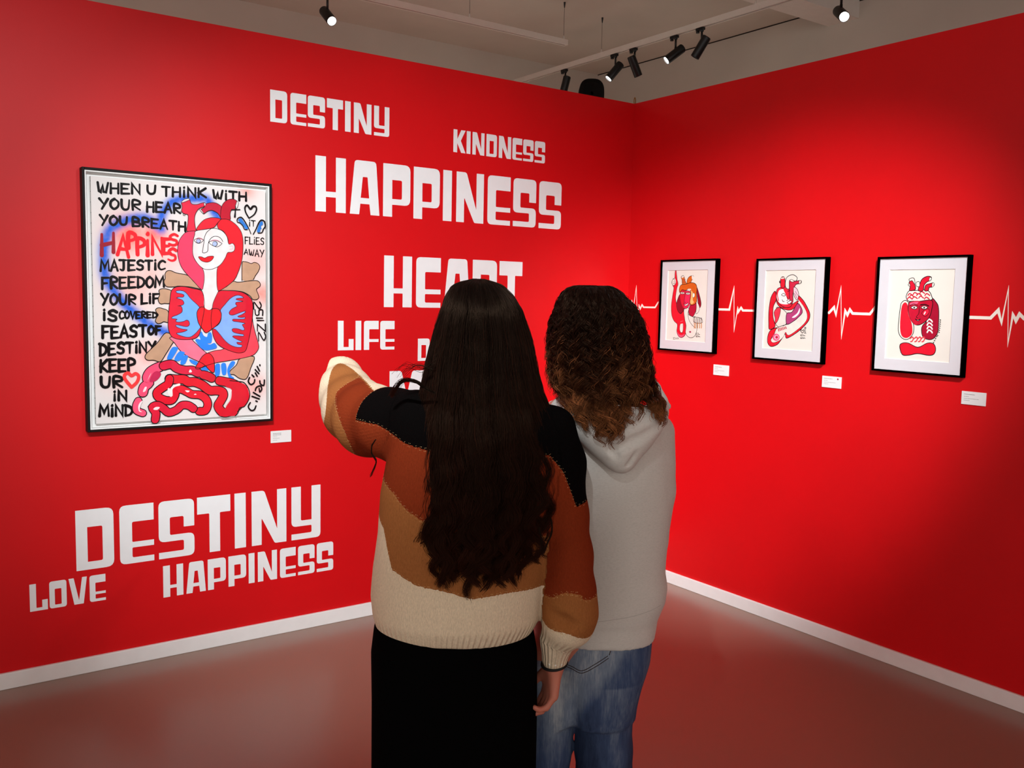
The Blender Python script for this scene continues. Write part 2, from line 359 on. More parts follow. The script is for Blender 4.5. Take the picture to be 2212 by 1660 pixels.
def word(text, ox, oy, s, ext, top, bot, label, last=None):
    """ext: letter left/right edges in the crop; top/bot: (x, y) crop points on cap line and baseline."""
    X = lambda x, y: LW(ox + s * x, oy + s * y)
    zt = X(*top)[2]; zb = X(*bot)[2]
    if last: zt = (zt + X(*last[0])[2]) / 2; zb = (zb + X(*last[1])[2]) / 2
    ym = lambda x: np.interp(x, [top[0], last[0][0]] if last else [top[0] - 1, top[0] + 1], [(top[1] + bot[1]) / 2, (last[0][1] + last[1][1]) / 2] if last else [(top[1] + bot[1]) / 2] * 2)
    xs = [(X(a, ym(a))[0], X(b, ym(b))[0]) for a, b in ext]
    root = empty('wall_lettering', (xs[0][0], -.0004, zb), 0, label, 'wall lettering', 'white words on the red wall')
    for ch, (a, b) in zip(text, xs):
        V, F = glyph_mesh(ch, ch, b - a, zt - zb)
        mk('letter', np.stack([V[:, 0] + a, V[:, 2] - .0006, V[:, 1] + zb], 1), F, M_LETTER, root)
word('DESTINY', 550, 170, .31646, [(106,222),(244,352),(363,480),(493,603),(617,655),(677,797),(815,919)], (106,77), (106,297), 'white word DESTINY high on the red wall, the small upper one', ((919,195),(919,396)))
word('KINDNESS', 550, 170, .31646, [(1357,1440),(1447,1473),(1487,1568),(1582,1653),(1667,1750),(1760,1825),(1833,1903),(1912,1982)], (1357,345), (1357,502), 'white word KINDNESS high on the red wall near the corner', ((1982,434),(1982,579)))
word('HAPPINESS', 550, 170, .31646, [(415,622),(650,852),(877,1062),(1085,1263),(1286,1345),(1377,1563),(1590,1745),(1765,1920),(1941,2092)], (415,526), (415,905), 'large white word HAPPINESS on the red wall above the heads', ((2092,712),(2092,1031)))
word('HEART', 680, 530, .22604, [(661,927),(968,1202),(1234,1482),(1507,1738),(1762,1980)], (661,98), (661,598), 'white word HEART on the red wall, partly behind the long-haired head', ((1980,160),(1980,602)))
word('LIFE', 680, 530, .22604, [(220,370),(389,443),(469,609),(625,761)], (220,722), (220,1006), 'white word LIFE on the red wall above the raised sleeve', ((761,724),(761,996)))
word('DE', 680, 530, .22604, [(984,1096),(1116,1215)], (984,893), (984,1107), 'white letters beginning a small word beside the long dark hair')
word('M', 680, 530, .22604, [(713,1040)], (713,1205), (713,1640), 'large white letter M above the raised shoulder')
word('DESTINY', 40, 1020, .32550, [(380,632),(671,898),(930,1166),(1186,1406),(1434,1508),(1547,1777),(1811,2003)], (379,258), (387,657), 'large white word DESTINY low on the red wall below the painting', ((2003,84),(2003,430)))
word('HAPPINESS', 40, 1020, .32550, [(960,1093),(1113,1242),(1256,1376),(1393,1510),(1527,1566),(1588,1715),(1735,1839),(1855,1964),(1979,2088)], (960,625), (963,832), 'white word HAPPINESS low on the red wall above the baseboard', ((2088,461),(2088,650)))
word('LOVE', 40, 1020, .32550, [(74,193),(205,319),(333,455),(472,578)], (72,750), (78,930), 'white word LOVE low on the red wall at the far left', ((576,675),(578,848)))
# ------------------------------------------------------------------ heartbeat lines
def ribbon(P, w, closed=False, caps=True):
    """2-D ribbon quads along a polyline with mitred joints."""
    P = np.asarray(P, float); keep = [0] + [i for i in range(1, len(P)) if np.linalg.norm(P[i] - P[i - 1]) > 1e-6]; P = P[keep]
    n = len(P); ww = np.full(n, w / 2) if np.isscalar(w) else np.interp(np.linspace(0, 1, n), np.linspace(0, 1, len(w)), w) / 2
    T = np.zeros_like(P); T[1:-1] = P[2:] - P[:-2]; T[0] = P[1] - P[0]; T[-1] = P[-1] - P[-2]
    d = np.diff(P, axis=0); d /= np.linalg.norm(d, axis=1)[:, None] + 1e-12
    N = np.zeros_like(P); sc = np.ones(n)
    for i in range(n):
        a = d[max(i - 1, 0)]; b = d[min(i, n - 2)]; t = a + b
        if np.linalg.norm(t) < 1e-6: t = b
        t /= np.linalg.norm(t); N[i] = (-t[1], t[0]); sc[i] = min(1 / max(abs(t @ b), .3), 2.2)
    Lf = P + N * (ww * sc)[:, None]; Rg = P - N * (ww * sc)[:, None]
    V = []; F = []
    for i in range(n): V += [Lf[i], Rg[i]]
    for i in range(n - 1): F.append((2 * i, 2 * i + 1, 2 * i + 3, 2 * i + 2))
    if caps:
        for e, s_ in ((0, -1), (n - 1, 1)):
            b = len(V); t = d[0] if e == 0 else d[-1]; nn = np.array([-t[1], t[0]])
            k = [P[e] + ww[e] * (math.cos(q) * nn + s_ * math.sin(q) * t) for q in np.linspace(0, math.pi, 7)]
            V += k; F.append(tuple(range(b, b + 7)))
    return V, F
def pulse(pts, ox, oy, s, w, label):
    Q = [RW(ox + s * x, oy + s * y) for x, y in pts]; P2 = [(-q[1], q[2]) for q in Q]
    V, F = ribbon(P2, w)
    o = mk('heartbeat_line', [(-.0012, -v[0], v[1]) for v in V], F, plain('cream_vinyl_' + str(len(pts)), (240, 228, 214), .5, .3, var=.015)); sol = o.modifiers.new('t', 'SOLIDIFY'); sol.thickness = .0008
    tag(o, label, 'heartbeat line', 'white heartbeat lines')
pulse([(-30,610),(15,560),(40,485),(68,600),(116,240),(136,825),(163,560),(183,612),(215,545),(240,585),(437,588),(492,500)], 1360, 590, .12658, .009, 'white heartbeat line between the corner and the picture with the raised arm')
pulse([(928,613),(1043,616),(1087,408),(1088,812),(1122,606),(1127,640),(1155,598),(1172,624),(1290,626)], 1340, 530, .22604, .011, 'white heartbeat line between the picture with the raised arm and the bent-over figure')
pulse([(100,655),(140,655),(188,602),(207,675),(255,415),(259,888),(295,635),(317,677),(342,625),(368,662),(535,668),(600,585)], 1760, 530, .22288, .0115, 'white heartbeat line between the bent-over figure and the picture with red torso')
pulse([(1485,699),(1705,706),(1780,630),(1812,752),(1878,422),(1872,958),(1920,672),(1950,733),(1986,668),(2030,712),(2200,716),(2300,640)], 1760, 530, .22288, .0125, 'white heartbeat line at the right edge beyond the last picture')
# ------------------------------------------------------------------ framed pictures
def num(s): return [tuple(float(q) for q in t.split(',')) for t in s.split()]
def smooth(P, closed, n=5):
    """Catmull-Rom through the points."""
    P = np.asarray(P, float); m = len(P); out = []
    for i in range(m if closed else m - 1):
        p0 = P[(i - 1) % m] if closed else P[max(i - 1, 0)]; p1 = P[i]; p2 = P[(i + 1) % m]; p3 = P[(i + 2) % m] if closed else P[min(i + 2, m - 1)]
        for t in np.arange(n) / n:
            out.append(.5 * (2 * p1 + (p2 - p0) * t + (2 * p0 - 5 * p1 + 4 * p2 - p3) * t * t + (3 * p1 - p0 - 3 * p2 + p3) * t ** 3))
    if not closed: out.append(P[-1])
    return np.array(out)
class Art:
    """Collects painted shapes on a wall-parallel sheet; every layer lies a hair above the last."""
    def __init__(s, wall, off, step=.000016): s.wall = wall; s.off = off; s.k = 1; s.V = []; s.F = []; s.M = []; s.mats = []; s.step = step
    def crop(s, ox, oy, sc): s.c = (ox, oy, sc)
    def px(s, P):
        ox, oy, sc = s.c; f = LW if s.wall == 'L' else RW
        Q = np.array([f(ox + sc * x, oy + sc * y, s.off) for x, y in P])
        return np.stack([Q[:, 0] if s.wall == 'L' else -Q[:, 1], Q[:, 2]], 1)
    def unit(s, w):                       # crop pixels to metres
        a = s.px([(1000, 900), (1000, 900 + w)]); return float(np.linalg.norm(a[1] - a[0]))
    def mi(s, mat):
        if mat not in s.mats: s.mats.append(mat)
        return s.mats.index(mat)
    def put(s, P2, F, mat, rise=0.0):
        b = len(s.V); n = max(len(P2) - 1, 1)
        for i, p in enumerate(P2):
            o = s.off + (s.k + rise * i / n) * s.step; s.V.append((p[0], -o, p[1]) if s.wall == 'L' else (-o, -p[0], p[1]))
        s.F += [[i + b for i in f] for f in F]; s.M += [s.mi(mat)] * len(F)
    def nxt(s): s.k += 1
    def fill(s, pts, rgb, sm=True):
        P = num(pts) if isinstance(pts, str) else pts
        if sm: P = smooth(P, True, 4)
        Q = s.px(P); s.put(Q, [list(range(len(Q)))], paint(rgb)); s.nxt(); return P
    def line(s, pts, w, rgb=(16, 8, 10), closed=False, sm=True, nxt=True):
        P = num(pts) if isinstance(pts, str) else list(pts)
        if sm and len(P) > 2: P = smooth(P, closed, 4)
        if closed: P = list(P) + [P[0], P[1]]
        ww = s.unit(w) if np.isscalar(w) else [s.unit(q) for q in w]
        V, F = ribbon(s.px(P), ww); s.put(V, F, paint(rgb), .9)
        if nxt: s.nxt()
    def shape(s, pts, rgb, w=12, lc=(16, 8, 10)):
        P = s.fill(pts, rgb); s.line([tuple(q) for q in P], w, lc, closed=True, sm=False)
    def build(s, name, parent): return mk(name, s.V, s.F, s.mats, parent, s.M)
# brush capitals: strokes in a unit box, y upwards
SF = {'A':['0,0 .5,1 1,0','.2,.35 .8,.35'],'B':['0,0 0,1 .7,.9 .75,.6 .05,.52 .9,.4 .85,.08 0,0'],'C':['1,.85 .6,1 .15,.75 .05,.3 .4,0 1,.12'],'D':['.1,0 .1,1','0,1 .7,.85 1,.5 .7,.12 .05,0'],
 'E':['.05,0 .05,1 .95,1','.05,.52 .8,.52','.05,0 1,.02'],'F':['.1,0 .1,1 1,1','.1,.5 .8,.52'],'H':['.05,0 .05,1','.95,0 .95,1','.05,.48 .95,.5'],'I':['.5,0 .5,.72','.5,1 .56,1.06'],'J':['0,1 1,1','.6,1 .6,.15 .35,0 .1,.1'],
 'K':['.08,0 .08,1','.95,1 .1,.48 1,0'],'L':['.1,1 .1,0 1,.02'],'M':['0,0 .1,1 .5,.3 .9,1 1,0'],'N':['.05,0 .05,1 .95,0 .95,1'],'O':['.5,1 .1,.75 .05,.3 .45,0 .9,.25 .95,.7 .5,1'],'P':['.1,0 .1,1 .85,.92 .9,.6 .15,.46'],
 'R':['.1,0 .1,1 .85,.9 .85,.6 .15,.5 .95,0'],'S':['.95,.85 .55,1 .12,.8 .3,.55 .8,.42 .85,.12 .45,0 .02,.12'],'T':['0,1 1,1','.5,1 .5,0'],'U':['.05,1 .08,.3 .4,0 .85,.15 .95,1'],'V':['0,1 .5,0 1,1'],'W':['0,1 .12,.15 .3,.05 .48,.7 .55,.1 .8,.05 1,1'],
 'Y':['0,1 .5,.5','1,1 .3,0'],'2':['0,.8 .5,1 .9,.7 0,0 1,0'],'5':['.9,1 .1,1 .1,.55 .8,.5 .8,.1 0,0'],'1':['.5,0 .5,1'],'Z':['0,1 1,1 0,0 1,0']}
def brush(a, text, xl, tl, bl, xr, tr, br, bw, rgb=(12, 7, 8), gap=.28, jit=.03):
    wts = [.35 if c in 'I1' else (1.25 if c in 'MW' else (.6 if c == ' ' else 1.0)) for c in text]; tot = sum(wts) + gap * (len(text) - 1); x = 0
    for c, w in zip(text, wts):
        if c in SF:
            dy = random.uniform(-jit, jit)
            for st in SF[c]:
                P = []
                for u, v in num(st):
                    t = (x + u * w) / tot; X = xl + (xr - xl) * t; yt = tl + (tr - tl) * t; yb = bl + (br - bl) * t
                    P.append((X, yb + (yt - yb) * (v + dy)))
                curvy = c in 'BCDOPRSU25J'
                a.line(P, [bw * random.uniform(.9, 1.15), bw, bw * random.uniform(.6, .95)], rgb, sm=curvy)
        x += w + gap
    a.nxt()
def rect(a, lo, hi, mat): a.put([(lo[0], lo[1]), (hi[0], lo[1]), (hi[0], hi[1]), (lo[0], hi[1])], [[0, 1, 2, 3]], mat); a.nxt()
def frame_box(wall, u0, u1, z0, z1, d0, d1, lip, m):
    """Four mitred-looking rails from depth d0 to d1."""
    def bx(a, b, c, d):
        if wall == 'L': m.box((a, -d1, c), (b, -d0, d))
        else: m.box((-d1, -b, c), (-d0, -a, d))
    bx(u0, u0 + lip, z0, z1); bx(u1 - lip, u1, z0, z1); bx(u0 + lip, u1 - lip, z0, z0 + lip); bx(u0 + lip, u1 - lip, z1 - lip, z1)
def slab(wall, u0, u1, z0, z1, d0, d1, m, mi=0):
    if wall == 'L': m.box((u0, -d1, z0), (u1, -d0, z1), mi)
    else: m.box((-d1, -u1, z0), (-d0, -u0, z1), mi)
def pane(wall, u0, u1, z0, z1, d, parent):
    P = [(u0, z0), (u1, z0), (u1, z1), (u0, z1)] if wall == 'L' else [(u0, z0), (u0, z1), (u1, z1), (u1, z0)]
    mk('glass_pane', [(u, -d, z) if wall == 'L' else (-d, -u, z) for u, z in P], [[0, 1, 2, 3]], M_GLASS, parent)
M_MAT = plain('white_passepartout', (206, 201, 204), .7, .2, var=.01)
M_PAPER = plain('cream_paper', (222, 214, 203), .75, .2, var=.015)
M_FLOAT = plain('white_float_box', (232, 231, 229), .55, .3, var=.01)

# ---- the large painting
U0, U1, Z0, Z1 = -2.8865, -2.132, .989, 2.0205
root = empty('framed_painting', ((U0 + U1) / 2, 0, Z0), 0, 'large framed painting of a red-haired woman with brush writing, on the lettered red wall', 'painting')
m = MB(); frame_box('L', U0, U1, Z0, Z1, .0, .045, .010, m); bevel(m.build('frame', M_FRAME, root), .0015)
m = MB(); slab('L', U0 + .010, U1 - .010, Z0 + .010, Z1 - .010, .001, .008, m); frame_box('L', U0 + .010, U1 - .010, Z0 + .010, Z1 - .010, .008, .040, .005, m); m.build('backing_board', M_FLOAT, root)
CU0, CU1, CZ0, CZ1 = -2.853, -2.156, 1.0195, 1.9895; CD = .030
# stretched sheet with the soft sprayed colours held in its surface
NX, NZ = 110, 150
gx, gz = np.meshgrid(np.linspace(CU0, CU1, NX), np.linspace(CZ0, CZ1, NZ)); GP = np.stack([gx.ravel(), gz.ravel()], 1)
A = Art('L', CD)
def seg_d(P, L):
    L = np.asarray(L); best = np.full(len(P), 9.0)
    for a, b in zip(L[:-1], L[1:]):
        ab = b - a; t = np.clip(((P - a) @ ab) / (ab @ ab + 1e-12), 0, 1); best = np.minimum(best, np.linalg.norm(P - (a + t[:, None] * ab), axis=1))
    return best
A.crop(160, 340, .20796)
blue = np.zeros(len(GP)); pink = np.zeros(len(GP))
for pts, w, amp in [('1500,640 1450,560 1380,440 1250,430 1050,450 930,560 890,700 900,740', .021, 1), ('900,740 760,640 620,640 480,680 370,760 320,900 310,1060 330,1250 420,1400 560,1560 760,1720 900,1800 1000,1830', .023, 1), ('1450,580 1500,630', .02, .8)]:
    d = seg_d(GP, A.px(smooth(num(pts), False, 4))); blue = np.maximum(blue, amp * np.exp(-(d / w) ** 2.4))
for (x, y), r, amp in [((560, 800), .075, .95), ((830, 790), .055, .95), ((1800, 345), .035, .6), ((1960, 1420), .05, .75), ((600, 1330), .10, .42), ((950, 1080), .09, .3), ((800, 1240), .06, .4), ((1900, 1080), .07, .4), ((1880, 2380), .05, .5), ((930, 2000), .06, .35), ((500, 2200), .09, .35), ((1250, 1160), .05, .35), ((760, 2050), .05, .5)]:
    c = A.px([(x, y)])[0]; d = np.linalg.norm(GP - c, axis=1); pink = np.maximum(pink, amp * np.exp(-(d / r) ** 2))
t = NT('sprayed_canvas'); t.set(None, .6, .25)
ab = t.n('ShaderNodeAttribute', attribute_name='blue_spray'); ap = t.n('ShaderNodeAttribute', attribute_name='pink_spray')
nz = t.noise(t.obj(), 60, 4); r1 = t.n('ShaderNodeMath', operation='MULTIPLY_ADD'); t.l(nz, r1.inputs[0]); r1.inputs[1].default_value = .5; r1.inputs[2].default_value = .75
def mixc(t, fac, a, b):
    mx = t.n('ShaderNodeMix', data_type='RGBA'); t.l(fac, mx.inputs[0])
    for i, q in ((6, a), (7, b)):
        if isinstance(q, tuple): mx.inputs[i].default_value = q
        else: t.l(q, mx.inputs[i])
    return mx.outputs[2]
f1 = t.n('ShaderNodeMath', operation='MULTIPLY', use_clamp=True); t.l(ap.outputs['Fac'], f1.inputs[0]); t.l(r1.outputs[0], f1.inputs[1])
f2 = t.n('ShaderNodeMath', operation='MULTIPLY', use_clamp=True); t.l(ab.outputs['Fac'], f2.inputs[0]); t.l(r1.outputs[0], f2.inputs[1])
c1 = mixc(t, f1.outputs[0], lin((222, 214, 211)), lin((246, 116, 98))); t.l(mixc(t, f2.outputs[0], c1, lin((36, 96, 205))), t.b.inputs['Base Color'])
V = [(p[0], -CD, p[1]) for p in GP]; F = [(j * NX + i, j * NX + i + 1, (j + 1) * NX + i + 1, (j + 1) * NX + i) for j in range(NZ - 1) for i in range(NX - 1)]
canvas = mk('painted_canvas', V, F, t.m, root, attrs={'blue_spray': blue, 'pink_spray': pink})
m = MB(); slab('L', CU0, CU1, CZ0, CZ1, .010, CD - .0003, m); m.build('stretcher_edge', plain('canvas_edge', (205, 200, 196), .8, .1), root)
for k in range(24):
    z = CZ0 + .02 + k * (CZ1 - CZ0 - .04) / 23; m = MB(); m.box((CU0 - .0006, -CD + .004, z), (CU0, -CD + .012, z + .0035)); m.build('canvas_staple', M_BLACK, root)
TAN = (186, 146, 118); CR = (212, 28, 52); LT = (228, 50, 88); BLU = (112, 166, 240); B2 = (44, 126, 226); INK = (16, 8, 10); CREAM = (220, 212, 210)
T1 = (370, 420, .09946); T2 = (330, 570, .11754); T3 = (280, 740, .14014); C1 = (160, 340, .20796); C2 = (160, 640, .22604)
A.crop(*C1)
for a in [('WHEN',245,258,365,685,285,382),('U',758,295,383,848,297,383),('THINK',915,305,400,1370,325,418),('WITH',1445,342,430,1790,365,452),('YOUR',262,428,535,690,450,548),('HEAR',755,458,562,1105,488,582),
          ('YOU',268,600,708,552,622,700),('BREATH',612,622,712,1158,675,768),('MAJESTIC',275,1070,1182,945,1075,1165),('FREEDOM',285,1252,1368,932,1240,1345),('YOUR',280,1420,1536,640,1435,1528),('LIF',695,1428,1525,880,1418,1510)]:
    brush(A, *a, 26)
brush(A, 'FLIES', 1772, 828, 900, 1972, 840, 908, 12); brush(A, 'AWAY', 1766, 955, 1008, 1970, 965, 1042, 12); brush(A, 'IT', 1815, 655, 715, 1880, 660, 718, 12)
RED = (232, 32, 44)
for c, b in [('H',(280,800,1020,415,785,985)),('A',(450,815,1012,565,830,1038)),('P',(555,790,942,640,790,930)),('P',(650,850,1012,735,850,1000)),('I',(735,800,1022,790,800,1015)),('N',(808,830,1008,915,840,1010)),('E',(925,850,1000,1000,850,1000)),('S',(985,800,915,1078,800,915)),('S',(975,950,1075,1062,950,1075))]:
    brush(A, c, *b, 30 if c == 'S' else 40, (150, 30, 44) if c == 'H' else RED, jit=0)
A.crop(*C2)
for a in [('IS',272,130,225,410,138,240),('COVERED',432,142,215,790,155,205),('FEAST',265,290,402,690,280,386),('OF',708,288,366,830,285,360),('DESTINY',242,455,568,775,435,522),('KEEP',248,612,725,580,600,712),('UR',252,775,872,462,770,872),('IN',372,912,996,500,905,995),('MIND',242,1045,1146,555,1042,1140)]:
    brush(A, *a, 26 if a[0] != 'COVERED' else 18)
A.line('548,870 490,800 480,755 515,735 548,760 585,740 615,765 600,820 548,870', 30, (235, 60, 60), closed=False)
# bones behind the figure
A.crop(*T2)
for s_ in ['640,215 430,170 320,125 250,140 220,200 225,270 200,320 220,390 270,425 400,425 480,412 700,430 880,470 900,450 750,330','340,515 270,470 170,460 110,490 122,570 95,640 110,710 150,740 210,730 315,715','280,880 180,825 100,810 50,840 60,890 97,940 60,1000 45,1060 90,1100 150,1090 200,1065 282,1070',
           '1230,490 1350,420 1465,325 1560,340 1700,325 1850,310 1930,320 1970,370 1960,420 1902,470 1930,560 1945,620 1900,660 1830,655 1780,590 1650,520 1480,495']: A.shape(s_, TAN, 14, INK)
A.fill('1640,295 1645,-7 1677,-37 1745,-24 1804,-3 1863,-24 1931,2 1961,61 1930,150 1880,220 1845,290', TAN); A.line('1632,310 1636,-7 1677,-37 1745,-24 1804,-3 1863,-24 1931,2 1961,61 1930,150 1880,220 1845,290', 13, INK)
A.crop(*T3)
A.shape('560,-150 430,0 350,80 250,180 235,240 280,275 370,275 450,300 490,280 560,170 660,10 700,-60', TAN, 12, INK)
A.shape('1700,250 1640,350 1545,440 1548,490 1610,500 1680,550 1770,570 1820,520 1860,400 1915,220', TAN, 12, INK)
# arms
A.shape('620,-80 690,10 780,130 900,220 1050,290 1170,350 1300,200 1180,160 1000,0 900,-80', (236, 112, 136), 10, INK)
A.shape('1870,-420 1900,-280 1940,-120 1975,0 1985,80 1950,150 1880,205 1700,250 1500,285 1300,320 1170,372 1020,410 1010,390 1060,300 1130,210 1210,158 1320,125 1450,98 1600,-40 1760,-260', (244, 70, 84), 10, INK)
A.crop(*T2)
A.shape('470,420 600,425 750,460 880,490 930,580 945,700 930,850 900,1050 880,1190 850,1300 780,1370 650,1395 480,1390 350,1345 290,1230 275,1080 290,850 310,680 330,520 380,450', CR, 12, INK)
A.shape('1220,500 1400,495 1560,505 1680,545 1790,630 1830,720 1835,850 1820,1050 1780,1300 1730,1520 1690,1610 1610,1640 1500,1630 1300,1555 1180,1470 1110,1340 1085,1200 1070,1000 1090,750 1130,600', (204, 24, 46), 12, INK)
A.shape('430,500 520,495 600,530 700,650 850,795 830,870 805,950 830,1080 870,1160 850,1200 780,1280 700,1340 620,1350 500,1320 430,1280 480,1270 570,1250 630,1215 540,1200 450,1170 415,1135 450,1125 560,1150 630,1155 670,1120 660,1060 620,1035 560,1060 460,1075 415,1050 440,1020 350,1005 360,975 450,940 530,890 535,820 510,780 455,775 530,765 570,730 550,680 510,655 435,630 480,615 550,615 570,580 530,555 450,540 425,520', BLU, 9, INK)
A.shape('1240,850 1330,740 1420,640 1520,585 1600,585 1665,625 1620,630 1540,640 1530,660 1600,680 1650,695 1530,710 1520,750 1540,780 1450,830 1400,890 1410,935 1470,945 1570,910 1670,875 1700,885 1640,930 1555,970 1620,990 1690,985 1670,1015 1560,1020 1470,1020 1470,1055 1560,1070 1690,1095 1640,1120 1660,1160 1680,1200 1650,1225 1560,1195 1480,1190 1450,1215 1480,1260 1570,1285 1660,1300 1655,1330 1560,1325 1480,1325 1465,1345 1530,1385 1630,1430 1610,1445 1540,1445 1560,1480 1635,1500 1610,1535 1500,1525 1400,1480 1310,1400 1230,1300 1150,1210 1100,1190 1200,1120 1250,1030 1250,930', (128, 164, 236), 9, INK)
A.fill('895,1245 930,1320 990,1345 1010,1280 1060,1260 1085,1330 1080,1420 1060,1460 1000,1465 1050,1485 1130,1455 1175,1540 1070,1580 960,1590 870,1540 790,1430 780,1395 820,1380 870,1395 850,1320 870,1270', B2)
A.crop(*T3)
for s_ in ['650,80 730,75 735,110 650,250 590,265 575,230','760,140 840,150 840,180 770,280 700,280 690,240','820,210 890,200 890,240 850,330 790,340 780,300','920,260 1040,300 1020,350 940,310','1090,420 1180,350 1210,430 1100,430','1320,340 1380,330 1390,400 1380,500 1320,520 1310,420','1410,330 1470,320 1490,400 1480,490 1430,500 1410,420','1520,360 1570,290 1620,300 1600,360 1540,430 1560,510 1600,540 1600,580 1540,570 1500,450']: A.fill(s_, B2)
# the coiled bowel: dark-edged tubes
def tubes(*ps):
    for p, w, c in ps: A.line(p, w + 26, INK, nxt=False)
    A.nxt()
    for p, w, c in ps: A.line(p, w, c); 
tubes(('470,370 380,410 310,460 270,540 290,620 220,690 200,770', 130, (232, 76, 112)), ('130,900 100,970 110,1050 200,1090', 95, (236, 84, 118)))
tubes(('520,360 600,340 660,345 730,400 850,430 960,430 1050,470', 120, (208, 30, 62)), ('1130,500 1200,520 1260,550', 120, (204, 24, 44)))
tubes(('1380,590 1480,610 1600,640 1720,720 1740,840 1690,940 1600,1030 1500,1080 1420,1070 1360,980 1400,900 1440,820 1420,760 1330,740 1230,740 1120,660 1000,610 900,610 830,570 720,570 610,560', 124, (214, 20, 40)))
A.fill('1380,560 1560,600 1760,640 1830,760 1830,880 1760,980 1660,1010 1640,1120 1500,1135 1380,1130 1440,1060 1500,960 1560,860 1560,720 1480,680', (210, 20, 42))
tubes(('610,560 590,640 500,700 420,770 440,840 540,890 640,890 690,820 710,740 790,720 880,760 960,800 1080,810 1170,870 1200,960 1160,1050 1070,1060', 110, (216, 22, 44)))
tubes(('390,1190 400,1090 350,1000 430,970 520,1020 600,1080 720,1040 800,970 900,970 980,1020', 108, (212, 28, 56)))
A.line('1540,588 1650,600 1760,620 1838,740 1838,860 1765,985 1692,1008 1665,1085 1620,1135', 14, INK)
A.line('600,720 610,800 640,815 640,720 690,670 760,650', 34, (236, 226, 222)); A.line('1480,960 1520,880 1540,790 1560,740', 22, (236, 226, 222))
for s_, c in [('910,460 930,415 955,455', (250, 240, 240)), ('300,600 350,480 420,440 480,480 440,560 360,610', (186, 40, 80)), ('270,590 300,520 330,470', (250, 225, 228)), ('360,1030 400,995 460,1000 420,1040', (246, 222, 224)), ('850,740 890,770 920,745', (250, 226, 228)), ('985,805 1010,790 1025,805', (252, 238, 238)), ('130,980 160,920 200,900 170,960 150,1040 190,1070 140,1060', (246, 224, 226)), ('200,760 230,690 260,690 240,750', (246, 214, 220))]: A.fill(s_, c)
A.shape('1190,165 1240,180 1290,250 1305,380 1295,460 1250,450 1190,390 1160,360 1060,410 1010,390 1060,300 1120,210', (220, 26, 40), 10, INK)
A.line('1010,385 1100,390 1200,350 1300,320', 9, INK); A.line('1060,295 1130,330 1180,380', 9, INK)
A.crop(*T2)
A.shape('870,800 960,805 1035,850 1110,825 1190,830 1240,880 1255,950 1230,1060 1150,1150 1075,1205 970,1270 900,1190 840,1100 810,980 810,880', (222, 26, 36), 12, INK)
A.line('1090,700 1085,830 1065,1000 1075,1200', 10, INK); A.line('940,700 935,880 900,1060 880,1190', 10, INK)
# vessels, hair, face
A.crop(*T1)
A.shape('335,800 350,640 360,500 345,440 290,430 240,400 215,350 230,270 215,190 300,150 385,115 420,190 470,220 560,220 640,195 720,185 740,240 700,270 600,310 530,400 500,500 500,600 520,740 525,800', (216, 42, 68), 12, INK)
A.shape('740,215 850,185 960,190 1050,240 1085,290 1065,450 1060,500 1000,410 880,350 780,370 700,420 640,330 700,290', (190, 30, 58), 12, INK)
A.shape('1080,540 1065,420 1080,290 1130,190 1220,120 1330,105 1420,150 1400,200 1380,270 1385,330 1300,350 1270,430 1265,560', (184, 22, 46), 12, INK)
for s_ in ['215,165 280,110 375,95 385,120 300,160 225,182','700,190 740,200 735,250 712,250','605,310 640,330 700,420 680,415 620,350','1420,150 1450,190 1430,280 1390,320 1385,260 1400,200','190,370 215,375 215,400 195,395','250,430 290,440 290,460 255,455']: A.shape(s_, CREAM, 10, INK)
A.fill('679,1610 998,1580 980,1804 992,2040 1016,2110 920,2300 886,2442 821,2513 709,2442 700,2194 649,2069 709,1804', CREAM)
A.line('649,2069 690,2190 709,2320 709,2442', 10, INK); A.line('1016,2100 940,2260 900,2360 886,2442', 10, INK)
A.shape('525,800 340,815 250,880 165,1010 130,1200 150,1400 215,1580 330,1733 484,1898 649,2069 690,1980 709,1804 679,1627 560,1500 480,1370 455,1200 470,1000 500,880', (238, 62, 96), 12, INK)
A.shape('1060,550 1200,545 1320,600 1450,720 1530,880 1550,1100 1525,1420 1440,1700 1329,1892 1052,2087 992,2040 980,1804 998,1591 1110,1450 1190,1300 1215,1270 1330,1240 1375,1160 1340,1080 1240,1080 1220,960 1130,810 1020,750 990,660 1020,600', (224, 28, 42), 12, INK)
A.shape('525,800 720,765 860,745 960,745 1100,800 1200,920 1240,1080 1320,1065 1370,1130 1360,1220 1300,1260 1215,1270 1160,1390 1050,1540 900,1620 780,1635 680,1610 560,1500 470,1340 455,1180 470,1000 500,880', CREAM, 12, INK)
A.shape('540,780 600,660 700,560 820,515 940,510 1060,540 1000,620 930,710 860,740 720,760', (230, 36, 52), 12, INK)
A.line('860,745 760,830 710,950 700,1050 680,1180 670,1260 710,1275 780,1240 790,1150 800,1050 850,960 930,915 1030,930 1090,990 1110,1030', 13, INK)
A.fill('500,985 580,940 660,960 690,1000 600,970', (240, 150, 165)); A.fill('815,1035 900,985 1000,995 1085,1065 980,1015 880,1015', (240, 150, 170))
A.line('490,1000 540,965 600,955 660,975 690,1000 620,1060 550,1060', 12, INK, closed=True); A.line('810,1050 880,1012 980,1010 1060,1050 1090,1075 1000,1140 900,1120', 12, INK, closed=True)
def disc(a, x, y, r, rgb): a.fill([(x + r * math.cos(q), y + r * math.sin(q)) for q in np.linspace(0, 2 * math.pi, 14, endpoint=False)], rgb)
disc(A, 582, 1015, 50, INK); disc(A, 580, 1015, 40, (164, 172, 216)); disc(A, 940, 1078, 58, INK); disc(A, 936, 1078, 47, (164, 178, 216))
